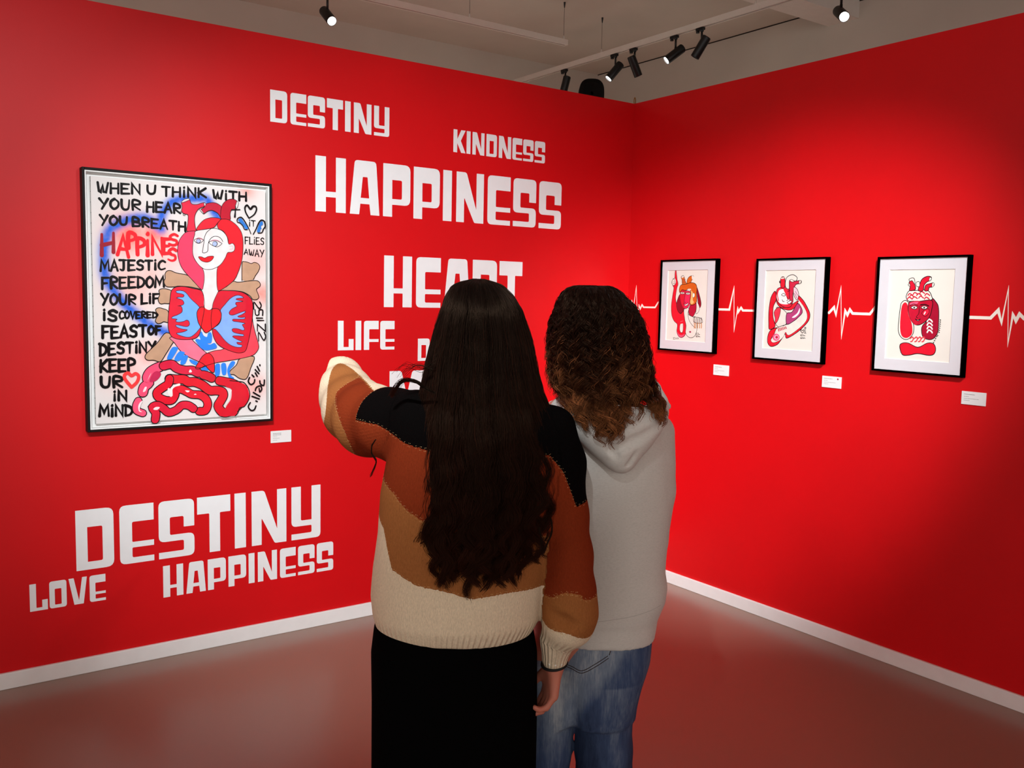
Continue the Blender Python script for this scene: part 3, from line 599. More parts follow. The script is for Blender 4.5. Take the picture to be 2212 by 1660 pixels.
A.shape('585,1360 650,1360 720,1385 800,1350 910,1350 870,1430 780,1475 680,1460 620,1420', (226, 24, 34), 12, INK); A.line('1255,1130 1320,1130 1330,1180 1260,1200', 16, (240, 180, 188))
# winged heart and plus
A.line('1680,520 1610,400 1590,290 1640,240 1710,320 1765,265 1825,270 1840,340 1790,440 1680,520', [30, 46, 26], INK)
A.line('1300,337 1480,335', 26, INK); A.line('1390,270 1372,490', [14, 44], INK)
A.fill('1440,560 1500,520 1560,590 1630,690 1660,750 1610,760 1560,700 1500,650 1480,610', (48, 118, 200)); A.fill('1920,610 1970,590 1980,660 1940,690 1950,750 1920,770 1930,800 1880,830 1850,800 1880,700', (48, 118, 200))
A.line('1480,620 1425,600 1430,530 1500,500 1560,550 1640,680 1690,780 1720,860', [16, 30, 16], INK); A.line('1480,620 1540,680 1580,760 1640,770', 20, INK); A.line('1770,870 1830,760 1880,640 1940,565 2010,590 2030,700 1990,760 1960,830 1880,845', [22, 34, 22], INK)
# date and signature written up the side
A.crop(*T2)
for c, x0, x1, y0, y1 in [('2', 1850, 1985, 705, 835), ('5', 1870, 2010, 842, 960), ('1', 1898, 2012, 985, 1010), ('1', 1912, 2032, 1028, 1056), ('Z', 1915, 2060, 1110, 1240), ('2', 1938, 2066, 1262, 1420)]:
    for st in SF[c]: A.line([(x0 + v * (x1 - x0), y0 + u * (y1 - y0)) for u, v in num(st)], [26, 24, 18], INK, sm=c in '25')
A.nxt(); A.crop(*T3)
for s_ in ['1842,540 1822,600 1862,648 1910,622 1922,572','1880,500 1910,530','1930,470 1960,520','1930,420 1985,480','1960,370 1995,440','2000,345 2002,355','2000,590 2010,640 2060,660 2070,580','1930,740 1950,690 2010,670 2030,720 2000,760 1990,710','1900,770 2000,830','1880,830 1990,870','1940,900 1960,910','1852,928 1822,990 1862,1045 1912,1038 1940,978']: A.line(s_, 24, INK, nxt=False)
A.build('brush_painting', root).parent = root
pane('L', U0 + .010, U1 - .010, Z0 + .010, Z1 - .010, .0405, root)

# ---- three small pictures on the right wall
def small_frame(u0, u1, z0, z1, mu0, mu1, mz0, mz1, label):
    root = empty('framed_print', (0, -(u0 + u1) / 2, z0), 0, label, 'picture', 'black framed pictures on the right red wall')
    m = MB(); frame_box('R', u0, u1, z0, z1, .0, .028, .0085, m); m.build('frame', M_FRAME, root)
    i0, i1, j0, j1 = u0 + .006, u1 - .006, z0 + .006, z1 - .006
    for a, b, c, d in [(i0, mu0, j0, j1), (mu1, i1, j0, j1), (mu0, mu1, j0, mz0), (mu0, mu1, mz1, j1)]: slab('R', a, b, c, d, .017, .0205, m)
    m.build('passepartout', M_MAT, root)
    m = MB(); frame_box('R', mu0 - .003, mu1 + .003, mz0 - .003, mz1 + .003, .0165, .0195, .0042, m); m.build('bevelled_mat_edge', M_FLOAT, root)
    m = MB(); slab('R', i0, i1, j0, j1, .006, .016, m); m.build('paper_sheet', M_PAPER, root)
    return root
CRM = (222, 213, 202)
# 1: raised arm
root = small_frame(.281, .685, 1.285, 1.774, .331, .6205, 1.3405, 1.719, 'small framed picture nearest the corner, of a figure raising one arm with orange hair')
A = Art('R', .0162); A.crop(1360, 590, .12658)
MAR = (140, 14, 34); DR = (198, 20, 44)
A.shape('775,0 790,-75 800,0 812,110 828,190 810,250 795,330 785,430 800,520 830,620 870,700 920,640 935,760 960,900 955,1040 900,1100 840,1085 805,1000 815,880 760,820 720,720 712,560 735,380 755,260 740,220 720,160 745,100 770,85', (222, 22, 42), 8, INK)
A.fill('745,100 770,88 790,130 785,180 745,215 725,160', CRM); A.line('745,100 775,125', 6); A.line('755,150 788,155', 6); A.line('745,180 788,178', 6); A.line('770,90 742,102 722,160 745,216 785,190', 8, INK)
A.shape('860,370 820,450 800,540 820,640 860,690 910,660 930,610 890,500', MAR, 8, INK)
A.shape('1150,250 1190,370 1220,500 1215,570 1190,590 1170,500 1155,400', MAR, 7, INK)
A.shape('1020,580 1060,520 1130,500 1140,600 1110,700 1070,745 1010,690', (176, 20, 50), 8, INK)
A.shape('1140,470 1165,510 1195,600 1165,680 1130,690 1140,600', CRM, 7, INK)
A.shape('930,620 1010,600 1000,700 1080,750 1130,760 1150,940 1130,1040 1090,1095 1030,1105 980,1070 955,1010 965,900 940,780', CRM, 8, INK)
A.line('1000,690 1010,790 1060,880 1130,945', 8, INK)
A.shape('865,340 900,290 960,300 1040,330 1035,460 1025,540 980,600 935,605 890,550 865,450', (220, 40, 80), 8, INK); A.fill('865,340 900,290 950,300 930,480 930,600 890,550 865,450', (206, 24, 48))
A.shape('905,200 895,120 880,70 910,45 930,60 950,140 975,190', (206, 104, 40), 8, INK); A.fill('885,70 910,47 930,62 905,85', CRM)
for y in (115, 140, 165): A.line([(905, y), (955, y - 5)], 8, MAR)
A.shape('985,185 985,120 1020,65 1085,45 1090,80 1060,130 1035,175', (206, 96, 26), 8, INK); A.fill('1062,50 1090,48 1092,85 1068,110', CRM)
A.shape('855,330 850,270 880,205 960,190 1060,165 1130,190 1150,260 1145,340 1145,480 1100,540 1040,540 1030,470 1045,350 1030,290 990,280 950,300 900,285 870,320', (206, 92, 24), 9, INK)
A.fill('1050,300 1090,360 1080,460 1100,500 1060,535 1035,500 1050,400', (232, 178, 110)); A.shape('1080,350 1110,350 1110,400 1080,420', (244, 226, 204), 6, INK)
A.fill('990,275 1040,270 1050,290 1020,290', CRM)
for cx, cy in ((905, 342), (1000, 352)):
    A.shape([(cx - 38, cy), (cx - 10, cy - 18), (cx + 34, cy - 6), (cx + 30, cy + 10), (cx - 8, cy + 20)], CRM, 7, INK); disc(A, cx - 3, cy, 11, (130, 120, 110))
A.line('962,310 945,400 930,490 960,500', 7, INK); A.shape('925,510 950,540 1000,515 990,545 950,560', (250, 240, 236), 7, INK)
A.fill('865,880 915,870 915,960 900,1015 870,1010 855,950', CRM); A.line('865,880 855,950 870,1010 900,1015 915,960 915,870', 7, INK); A.line('870,830 910,820', 8, (240, 120, 120))
A.fill('815,1000 850,1050 900,1060 945,1040 900,1095 840,1080', (232, 80, 110)); disc(A, 1035, 1007, 17, (160, 50, 80))
A.shape('1090,780 1110,755 1200,765 1240,800 1240,850 1150,855 1095,830', CRM, 8, INK)
for x in (1110, 1140, 1170, 1200, 1228): A.line([(x, 768), (x - 4, 850)], 13, (44, 26, 30))
for x in (1105, 1125, 1160, 1195, 1225): A.line([(x, 855), (x + 5, 900), (x, 940)], 15, (196, 130, 70))
for s_ in ['745,1105 775,1100 745,1130 780,1130','790,1105 785,1130','800,1105 800,1130','815,1105 812,1130','822,1105 838,1115 826,1130']: A.line(s_, 6, INK, sm=False, nxt=False)
for s_ in ['1165,1025 1135,1030 1140,1050 1165,1048','1175,1025 1178,1050 1200,1048','1165,1070 1135,1075 1140,1092 1165,1088','1175,1072 1178,1092 1190,1080 1205,1095']: A.line(s_, 7, INK, sm=False, nxt=False)
A.nxt(); A.build('print_drawing', root); pane('R', .288, .678, 1.292, 1.767, .0235, root)
# 2: bent-over figure
root = small_frame(.9385, 1.3405, 1.2775, 1.766, .9905, 1.2795, 1.333, 1.710, 'small framed picture of a bent-over figure, middle one of the three')
A = Art('R', .0162); A.crop(1340, 530, .22604); RD = (218, 24, 44)
A.shape('1560,400 1505,425 1485,490 1500,560 1540,600 1600,600 1640,560 1640,470 1600,420', RD, 6, INK)
A.shape('1480,440 1440,500 1420,620 1418,740 1425,805 1480,775 1460,690 1462,590 1490,520', (212, 20, 40), 6, INK)
A.shape('1490,600 1530,600 1590,650 1590,740 1560,770 1520,785 1485,750 1510,680', CRM, 5, INK)
A.shape('1480,700 1470,640 1500,600 1530,600 1525,660 1505,720 1480,750', (224, 50, 70), 5, INK)
A.shape('1700,480 1750,530 1790,600 1812,660 1800,720 1750,780 1680,840 1590,890 1575,850 1540,900 1500,950 1440,968 1408,930 1412,860 1440,810 1500,790 1470,850 1440,900 1460,930 1520,910 1560,870 1580,830 1610,860 1700,800 1770,730 1785,670 1760,600 1700,520', RD, 6, INK)
A.fill('1700,520 1760,600 1785,670 1770,730 1700,800 1610,860 1580,830 1560,870 1520,910 1460,930 1440,900 1470,850 1500,790 1600,760 1700,690 1740,640 1700,560', CRM); A.line('1440,900 1470,850 1500,790 1600,755', 5, INK)
A.shape('1590,655 1640,640 1690,560 1720,580 1740,640 1700,690 1650,730 1590,755', (170, 60, 110), 6, INK); A.fill('1640,690 1690,650 1715,600 1710,650 1670,690', (244, 226, 230))
A.shape('1540,600 1600,620 1650,610 1690,560 1700,530 1650,560 1590,590', RD, 5, INK)
A.shape('1500,420 1490,490 1510,550 1560,590 1610,595 1640,570 1650,500 1640,440 1600,400 1550,400', (222, 36, 58), 6, INK)
A.fill('1520,430 1495,480 1505,530 1535,560 1600,565 1620,540 1610,480 1595,440 1560,420', (240, 226, 222)); A.fill('1560,420 1600,430 1620,500 1600,520 1580,470', (216, 30, 50)); A.line('1515,425 1502,470 1512,530', 9, (216, 30, 50))
A.shape('1580,400 1580,340 1600,300 1650,282 1690,310 1675,345 1640,335 1620,380 1610,420', CRM, 6, INK)
A.shape('1620,335 1660,345 1725,338 1725,365 1680,375 1660,420 1650,480 1650,540 1625,560 1615,480 1615,400', (196, 34, 62), 6, INK); A.shape('1710,340 1728,338 1724,364 1708,366', CRM, 4, INK); A.shape('1620,335 1640,328 1662,345 1640,352', CRM, 4, INK)
A.shape('1535,400 1535,315 1570,310 1572,400', RD, 6, INK); A.fill('1537,312 1568,308 1566,318 1540,322', CRM); A.shape('1520,345 1534,340 1534,362 1522,360', (90, 60, 66), 3, INK)
A.shape('1660,400 1690,420 1705,470 1690,525 1660,480 1655,430', (240, 190, 200), 5, INK); A.line('1672,440 1695,480', 4, INK); A.line('1665,460 1688,505', 4, INK)
A.line('1540,475 1560,460 1580,478 1560,486 1540,475', 5, INK); A.line('1600,440 1620,435', 6, INK); A.line('1590,490 1605,520 1590,530', 5, INK); A.shape('1595,550 1615,535 1640,530 1620,560', (250, 240, 238), 5, INK); A.line('1548,520 1552,535 1568,540', 5, INK)
for k in range(6): A.line([(1510 + k * 14, 790 + (6 - k) * 3 - 12), (1516 + k * 14, 806 + (3 - k) * 5)], 9, (180, 30, 50))
disc(A, 1490, 880, 34, (222, 90, 130)); disc(A, 1492, 880, 22, (240, 170, 190)); disc(A, 1495, 880, 13, (190, 24, 60))
A.line('1740,840 1722,815 1732,808 1740,818 1752,808 1756,825 1740,840', 5, INK)
for s_ in ['1760,785 1770,785 1760,797 1772,797','1775,785 1775,797','1762,805 1762,818','1770,805 1770,818','1762,828 1772,828 1762,842 1778,842','1742,855 1722,858 1726,868 1742,866','1748,855 1752,866 1766,864','1742,882 1722,885 1726,893 1742,890','1748,882 1750,893 1760,884 1768,893']: A.line(s_, 4, INK, sm=False, nxt=False)
A.nxt(); A.build('print_drawing', root); pane('R', .9455, 1.3335, 1.2845, 1.759, .0235, root)
# 3: face with red torso
root = small_frame(1.594, 1.996, 1.270, 1.7585, 1.648, 1.9365, 1.3255, 1.704, 'small framed picture farthest right, of a dark red face above a red peanut shape')
A = Art('R', .0162); A.crop(1760, 530, .22288)
A.shape('830,600 840,560 875,535 910,560 915,640 940,720 960,780 955,850 920,900 880,915 835,890 810,830 815,720', CRM, 7, INK); A.fill('845,590 875,555 900,580 905,660 940,760 945,850 915,890 880,900 845,880 828,820 830,700', (220, 22, 44))
A.shape('1130,515 1175,550 1200,610 1200,760 1190,850 1150,905 1100,915 1050,890 1035,830 1045,780 1090,730 1130,640', (158, 14, 44), 7, INK)
for y in (730, 765, 800, 835): A.line([(1090, y + 10), (1105, y - 12), (1130, y), (1138, y + 14)], 14, (242, 220, 216))
A.shape('890,520 890,480 920,440 980,440 1060,430 1110,450 1135,500 1130,530 1010,545 920,545', CRM, 7, INK)
for x, y in [(925,480),(975,470),(1040,460),(1090,480),(920,515),(970,510),(1030,505),(1085,515),(940,495),(1010,480)]: A.line([(x - 22, y + 8), (x - 8, y - 10), (x + 10, y - 4), (x + 24, y + 8)], 11, (196, 24, 50))
A.shape('920,440 925,400 915,360 945,345 970,380 975,430', (208, 20, 46), 7, INK); A.shape('915,330 940,318 965,325 970,380 945,345 922,350', CRM, 6, INK); A.shape('905,385 920,370 925,400', CRM, 5, INK)
A.shape('1005,440 1015,390 1040,330 1090,302 1130,310 1125,340 1090,355 1060,390 1050,440', (206, 20, 46), 7, INK); A.shape('1115,312 1132,318 1122,342 1108,345', CRM, 4, INK)
A.shape('1065,440 1075,390 1110,375 1150,365 1158,385 1140,405 1110,410 1100,440', (206, 20, 46), 7, INK); A.shape('1140,368 1158,370 1150,400 1136,404', CRM, 4, INK); A.shape('985,360 1015,355 1015,400 985,395', CRM, 5, INK)
A.shape('920,550 1010,545 1135,535 1135,620 1110,700 1060,750 1000,775 950,750 920,690 905,620', (176, 16, 44), 7, INK); A.fill('925,555 1020,545 1015,640 990,770 950,750 920,690 908,620', (190, 20, 48)); A.fill('925,560 1000,548 990,570 935,580', (226, 90, 120))
for cx, cy in ((965, 605), (1062, 605)):
    A.shape([(cx - 32, cy), (cx, cy - 18), (cx + 32, cy - 2), (cx + 4, cy + 16)], CRM, 6, INK); disc(A, cx, cy, 9, (60, 40, 44))
A.line('920,590 960,570 1000,585', 6, INK); A.line('1025,580 1070,575 1105,590', 10, INK); A.line('1012,590 1010,660 985,695 1000,705', 6, INK); A.shape('975,715 1000,725 1025,715 1000,735', CRM, 6, INK)
A.shape('1040,660 1070,625 1105,620 1105,660 1070,690', (220, 30, 56), 5, INK); A.line('1062,668 1072,648', 12, (246, 228, 228))
for x in (945, 985, 1020, 1055): A.line([(x - 18, 905), (x, 890), (x + 12, 905), (x, 930), (x - 14, 935)], 12, (206, 60, 70))
A.shape('825,980 850,950 910,950 1000,990 1090,950 1150,955 1172,1000 1160,1050 1110,1068 1000,1050 920,1065 850,1060', (216, 20, 42), 7, INK)
for k, (x, y) in enumerate([(1152,945),(1162,925),(1172,905),(1182,885),(1192,875),(1205,845),(1208,825),(1211,805),(1213,785),(1215,765),(1217,745),(1218,725)]): A.line([(x - 5, y - 5), (x + 5, y), (x - 3, y + 6)], 5, INK, sm=False, nxt=False)
A.nxt(); A.build('print_drawing', root); pane('R', 1.601, 1.989, 1.277, 1.7515, .0235, root)

# ---- caption cards
M_CARD = plain('white_card', (226, 224, 222), .6, .2, var=.01); M_TXT = plain('grey_print', (140, 136, 136), .8, .1)
def card(wall, c, pts, lines, label, dot=False):
    f = LW if wall == 'L' else RW; ox, oy, s_ = c; Q = np.array([f(ox + s_ * x, oy + s_ * y, .004) for x, y in pts])
    u = Q[:, 0] if wall == 'L' else -Q[:, 1]; u0, u1 = (u[0] + u[3]) / 2, (u[1] + u[2]) / 2; z1, z0 = (Q[0, 2] + Q[1, 2]) / 2, (Q[2, 2] + Q[3, 2]) / 2
    root = empty('caption_card', (u0, -.002, z0) if wall == 'L' else (-.002, -u0, z0), 0, label, 'caption card', 'white caption cards beside the pictures')
    m = MB(); slab(wall, u0, u1, z0, z1, 0, .005, m); bevel(m.build('card_board', M_CARD, root), .0006)
    A = Art(wall, .0051); hgt = z1 - z0; w = u1 - u0
    for fy, fx, th in lines:
        x = u0 + .1 * w; end = u0 + fx * w; y = z1 - fy * hgt
        while x < end:
            l = random.uniform(.012, .05) * w * 1.6; l = min(l, end - x); A.put([(x, y), (x + l, y), (x + l, y + th * hgt), (x, y + th * hgt)], [[0, 1, 2, 3]], M_TXT); x += l + .012 * w
    A.nxt(); A.build('printed_caption', root)
    if dot:
        A = Art(wall, .0052); cx, cz = u0 + .83 * w, z1 - .2 * hgt; A.put([(cx + .0042 * math.cos(q), cz + .0042 * math.sin(q)) for q in np.linspace(0, 2 * math.pi, 20, endpoint=False)], [list(range(20))], paint((170, 16, 44))); A.build('red_dot_sticker', root)
LN = [(.24, .55, .045), (.40, .30, .03), (.56, .72, .03), (.70, .34, .03)]
card('L', (160, 640, .22604), [(1880,1292),(2075,1280),(2075,1392),(1880,1405)], [(.24,.5,.05),(.36,.5,.05),(.5,.3,.03),(.64,.42,.03),(.8,.3,.03)], 'white caption card to the right of the large painting')
card('R', (1340, 530, .22604), [(892,1140),(1036,1152),(1033,1252),(888,1240)], LN, 'white caption card below the picture with the raised arm')
card('R', (1760, 530, .22288), [(74,1265),(258,1281),(252,1393),(68,1373)], LN, 'white caption card with a red dot, below the bent-over figure', True)
card('R', (1760, 530, .22288), [(1425,1413),(1660,1434),(1655,1564),(1420,1538)], LN, 'white caption card at the far right below the dark red face')
# ------------------------------------------------------------------ figure tools: smooth solids on a grid
import openvdb
def VL(px, py, d):
    """Viewer-aligned coordinates (right, ahead, up) of the point seen at a pixel, d metres ahead."""
    P = at(px, py, d); r = P - CAM; return np.array([r @ RH, r @ FH, P[2]])
def v2w(V):
    V = np.asarray(V, float).reshape(-1, 3)
    return np.array([CAM[0], CAM[1], 0]) + V[:, :1] * RH + V[:, 1:2] * FH + V[:, 2:3] * np.array([0, 0, 1.0])
class Solid:
    def __init__(s, lo, hi, h):
        s.lo = np.array(lo, float); s.h = h; s.n = np.ceil((np.array(hi) - lo) / h).astype(int) + 1
        s.a = np.full(s.n, 1.0, np.float32)
        s.ax = [s.lo[i] + h * np.arange(s.n[i]) for i in range(3)]
    def region(s, lo, hi, mg):
        i0 = np.maximum(np.floor((np.asarray(lo) - mg - s.lo) / s.h).astype(int), 0); i1 = np.minimum(np.ceil((np.asarray(hi) + mg - s.lo) / s.h).astype(int) + 1, s.n)
        sl = tuple(slice(a, max(b, a)) for a, b in zip(i0, i1))
        X, Y, Z = np.meshgrid(*[s.ax[k][sl[k]] for k in range(3)], indexing='ij'); return sl, X, Y, Z
    def comb(s, sl, d, k, sub=False):
        a = s.a[sl]; d = d.astype(np.float32)
        if sub: a, d = -a, d
        hh = np.clip(.5 + .5 * (d - a) / k, 0, 1); r = d * (1 - hh) + a * hh - k * hh * (1 - hh)
        s.a[sl] = -r if sub else r
    def cap(s, p, q, r0, r1=None, k=.012, sub=False, sq=(1, 1, 1)):
        p, q = np.asarray(p, float), np.asarray(q, float); r1 = r0 if r1 is None else r1; R = max(r0, r1)
        sl, X, Y, Z = s.region(np.minimum(p, q) - R, np.maximum(p, q) + R, k + .03); ab = q - p; L2 = ab @ ab + 1e-12
        t = np.clip(((X - p[0]) * ab[0] + (Y - p[1]) * ab[1] + (Z - p[2]) * ab[2]) / L2, 0, 1)
        d = np.sqrt(((X - p[0] - t * ab[0]) / sq[0]) ** 2 + ((Y - p[1] - t * ab[1]) / sq[1]) ** 2 + ((Z - p[2] - t * ab[2]) / sq[2]) ** 2) - (r0 + (r1 - r0) * t)
        s.comb(sl, d, k, sub)
    def chain(s, P, R, k=.012, **kw):
        for i in range(len(P) - 1): s.cap(P[i], P[i + 1], R[i], R[i + 1], k, **kw)
    def ell(s, c, r, k=.012, sub=False, M=None):
        c, r = np.asarray(c, float), np.asarray(r, float); R = r.max()
        sl, X, Y, Z = s.region(c - R, c + R, k + .03); x, y, z = X - c[0], Y - c[1], Z - c[2]
        if M is not None: x, y, z = (M[i][0] * x + M[i][1] * y + M[i][2] * z for i in range(3))
        k0 = np.sqrt((x / r[0]) ** 2 + (y / r[1]) ** 2 + (z / r[2]) ** 2) + 1e-9; k1 = np.sqrt((x / r[0] ** 2) ** 2 + (y / r[1] ** 2) ** 2 + (z / r[2] ** 2) ** 2) + 1e-9
        s.comb(sl, k0 * (k0 - 1) / k1, k, sub)
    def stack(s, rows, k=.02, n=2.3):
        """rows: (z, xc, yc, half width, half depth), from top to bottom."""
        Rw = np.array(sorted(rows, key=lambda r: r[0])); z0, z1 = Rw[0, 0], Rw[-1, 0]; A_, B_ = Rw[:, 3].max(), Rw[:, 4].max()
        sl, X, Y, Z = s.region((Rw[:, 1].min() - A_, Rw[:, 2].min() - B_, z0), (Rw[:, 1].max() + A_, Rw[:, 2].max() + B_, z1), k + .03)
        zz = np.clip(Z[0, 0], z0, z1); g = lambda c: np.interp(zz, Rw[:, 0], Rw[:, c])[None, None, :]
        a, b = g(3), g(4); q = (np.abs((X - g(1)) / a) ** n + np.abs((Y - g(2)) / b) ** n) ** (1 / n)
        d = (q - 1) * np.minimum(a, b); dz = np.maximum(Z - z1, z0 - Z)
        s.comb(sl, np.maximum(d, dz), k)
    def ripple(s, f): 
        X, Y, Z = np.meshgrid(*s.ax, indexing='ij', sparse=True); s.a += f(X, Y, Z).astype(np.float32)
    def mesh(s):
        g = openvdb.FloatGrid(background=1.0); g.copyFromArray(np.clip(s.a, -.05, 1.0)); p, q = g.convertToQuads(isovalue=0.0)
        return p.astype(float) * s.h + s.lo, q[:, ::-1].astype(np.int32)
def grid_noise(P, f, seed):
    """Cheap smooth noise: a few random plane waves."""
    r = np.random.default_rng(seed); out = 0
    for _ in range(7):
        k = r.normal(size=3); k = k / np.linalg.norm(k) * np.asarray(f); out = out + np.sin(P[0] * k[0] + P[1] * k[1] + P[2] * k[2] + r.uniform(0, 6.28))
    return out / 7
def rows_px(rows):
    out = []
    for y, xl, xr, d, b in rows:
        l, r = VL(xl, y, d), VL(xr, y, d); out.append(((l[2] + r[2]) / 2, (l[0] + r[0]) / 2, d, (r[0] - l[0]) / 2, b))
    return out
def rotz(a): return np.array([[math.cos(a), -math.sin(a), 0], [math.sin(a), math.cos(a), 0], [0, 0, 1]])
def head(S, c, yaw, sc=1.0):
    """Head with brow, sockets, nose, lips, chin and ears; the face looks along +y turned by yaw."""
    Rm = rotz(yaw); T = lambda x, y, z: np.asarray(c) + Rm @ (np.array([x, y, z]) * sc); Mi = Rm.T
    S.ell(T(0, -.012, .018), np.array([.076, .094, .098]) * sc, .02, M=Mi)
    S.ell(T(0, .030, -.040), np.array([.060, .062, .072]) * sc, .03, M=Mi)
    S.ell(T(0, .066, -.092), np.array([.022, .020, .018]) * sc, .02, M=Mi)
    for sx in (-1, 1):
        S.ell(T(.034 * sx, .086, .004), np.array([.017, .016, .012]) * sc, .012, True, Mi)
        S.ell(T(.043 * sx, .062, -.030), np.array([.022, .018, .020]) * sc, .02, M=Mi)
        S.ell(T(.078 * sx, -.008, -.008), np.array([.007, .017, .028]) * sc, .006, M=Mi)
        S.cap(T(.012 * sx, .088, .022), T(.050 * sx, .074, .024), .006 * sc, .004 * sc, .012)
        S.cap(T(.006 * sx, .100, -.034), T(.012 * sx, .090, -.036), .008 * sc, .006 * sc, .008)
    S.cap(T(0, .086, .010), T(0, .108, -.030), .007 * sc, .010 * sc, .012)
    S.cap(T(-.016, .089, -.056), T(.016, .089, -.056), .0055 * sc, .0055 * sc, .006); S.cap(T(-.014, .088, -.066), T(.014, .088, -.066), .0065 * sc, .0065 * sc, .006)
    S.cap(T(-.018, .099, -.0607), T(.018, .099, -.0607), .002, .002, .003, sub=True)
    S.cap(T(0, -.02, -.05), T(0, -.035, -.17), .050 * sc, .054 * sc, .03)
    return T
def eyes(T, parent):
    for sx in (-1, 1):
        m = MB(); c = T(.034 * sx, .076, .004); n = T(.034 * sx, .086, .004) - c; n /= np.linalg.norm(n)
        a = np.array([0, 0, 1.0]); b = np.cross(n, a)
        for (r0_, r1_, t0, t1, mi) in [(0, .35, 0, 0, 1), (.35, .8, 0, 0, 2), (.8, 1.6, 0, 0, 0)]:
            V = []; F = []
            for i, th in enumerate(np.linspace(r0_, r1_, 4)):
                for q in np.linspace(0, 2 * math.pi, 20, endpoint=False): V.append(v2w(c + .0115 * (math.cos(th) * n + math.sin(th) * (math.cos(q) * a + math.sin(q) * b)))[0])
            for i in range(3):
                for j in range(20): F.append((i * 20 + j, i * 20 + (j + 1) % 20, (i + 1) * 20 + (j + 1) % 20, (i + 1) * 20 + j))
            m.add(V, F, mi)
        m.build('eye', [plain('eye_white', (225, 220, 215), .2, .5, var=.01), plain('pupil', (8, 6, 6), .1, .5), plain('brown_iris', (70, 42, 24), .2, .5)], parent, True)
def hand(S, w, f, n, t, curl, sc=1.0, thumb=.35):
    """w wrist, f finger direction, n the way the palm faces, t towards the thumb; curl: four bend angles."""
    f, n, t = (np.asarray(q, float) / np.linalg.norm(q) for q in (f, n, t)); w = np.asarray(w, float)
    L = [(.030, .080, .040, .025, .020), (.010, .086, .045, .029, .022), (-.010, .083, .041, .027, .021), (-.029, .074, .032, .021, .018)]
    for (sd, pl, a, b, c), cu in zip(L, curl):
        kn = w + (f * pl + t * sd) * sc; S.cap(w + t * sd * .55 * sc + f * .01, kn, .0145 * sc, .0115 * sc, .012)
        p = kn; ang = cu * .6; r = .0092 * sc
        for ln, extra in ((a, cu), (b, cu * .8), (c, 0)):
            d = f * math.cos(ang) + n * math.sin(ang); q = p + d * ln * sc; S.cap(p, q, r, r * .9, .003); p = q; r *= .9; ang += extra
    b0 = w + (f * .022 + t * .026 + n * .006) * sc; d = f * .72 + t * .55 + n * thumb; d /= np.linalg.norm(d)
    b1 = b0 + d * .036 * sc; d2 = f * .9 + t * .15 + n * (thumb + .15); d2 /= np.linalg.norm(d2)
    S.cap(b0, b1, .0145 * sc, .0105 * sc, .012); S.cap(b1, b1 + d2 * .030 * sc, .0102 * sc, .0085 * sc, .004)
def skin_mat(name, rgb):
    t = NT(name); t.set(None, .5, .35); c = np.array(lin(rgb))
    f = t.noise(t.obj(), 30, 4); r = t.ramp(f, [(.3, tuple(c[:3] * [1, .9, .88]) + (1,)), (.7, tuple(np.minimum(c[:3] * 1.06, 1)) + (1,))]); t.l(r.outputs[0], t.b.inputs['Base Color'])
    t.b.inputs['Subsurface Weight'].default_value = .12; t.b.inputs['Subsurface Radius'].default_value = (.012, .005, .003); t.b.inputs['Subsurface Scale'].default_value = .5
    t.bump(t.noise(t.obj(), 260, 2), .1, .001); return t.m
M_SKIN = skin_mat('skin', (184, 112, 92))
def bvh_of(V, Q): return BVHTree.FromPolygons([tuple(v) for v in V], [tuple(q) for q in Q])
EYE = np.array([0, 0, 1.55])
def cast(bvh, px, py):
    """First point of a figure's surface seen through a pixel, in viewer coordinates."""
    d = VL(px, py, 1.0) - EYE; d = d / np.linalg.norm(d); h = bvh.ray_cast(Vector(EYE), Vector(d)); return (np.array(h[0]), np.array(h[1])) if h[0] is not None else (None, None)
def along(P, step):
    P = smooth(P, False, 8); d = np.r_[0, np.cumsum(np.linalg.norm(np.diff(P, axis=0), axis=1))]; q = np.arange(0, d[-1], step); return np.stack([np.interp(q, d, P[:, 0]), np.interp(q, d, P[:, 1])], 1)
def path_s(P, C):
    """Arc position along polyline C and distance to it, for every point."""
    C = np.asarray(C, float); acc = 0; best = np.full(len(P), 1e9); sv = np.zeros(len(P)); idx = np.zeros(len(P), int)
    for i in range(len(C) - 1):
        ab = C[i + 1] - C[i]; L = np.linalg.norm(ab); t = ((P - C[i]) @ ab) / (L * L)
        tc = np.clip(t, 0, 1); d = np.linalg.norm(P - (C[i] + tc[:, None] * ab), axis=1); u = d < best
        best[u] = d[u]; sv[u] = acc + tc[u] * L; idx[u] = i; acc += L
    return sv, best, idx
def path_angle(P, C, idx):
    C = np.asarray(C, float); out = np.zeros(len(P))
    for i in range(len(C) - 1):
        u = idx == i
        if not u.any(): continue
        t = C[i + 1] - C[i]; t /= np.linalg.norm(t); a = np.array([0, -1.0, 0]) + 1e-3; a = a - t * (a @ t); a /= np.linalg.norm(a); b = np.cross(t, a)
        r = P[u] - C[i]; out[u] = np.arctan2(r @ b, r @ a)
    return out

# ------------------------------------------------------------------ the long-haired person
D1 = 2.05
b1 = VL(985, 1400, D1)
P1 = empty('person', tuple(v2w([b1[0], D1, 0])[0]), -YAW, 'person with waist-length dark hair in a brown and cream knit sweater, pointing left', 'person')
H1 = VL(1032, 603, D1 + .01); HC1 = np.array([H1[0] - .002, D1 + .015, H1[2] - .128])
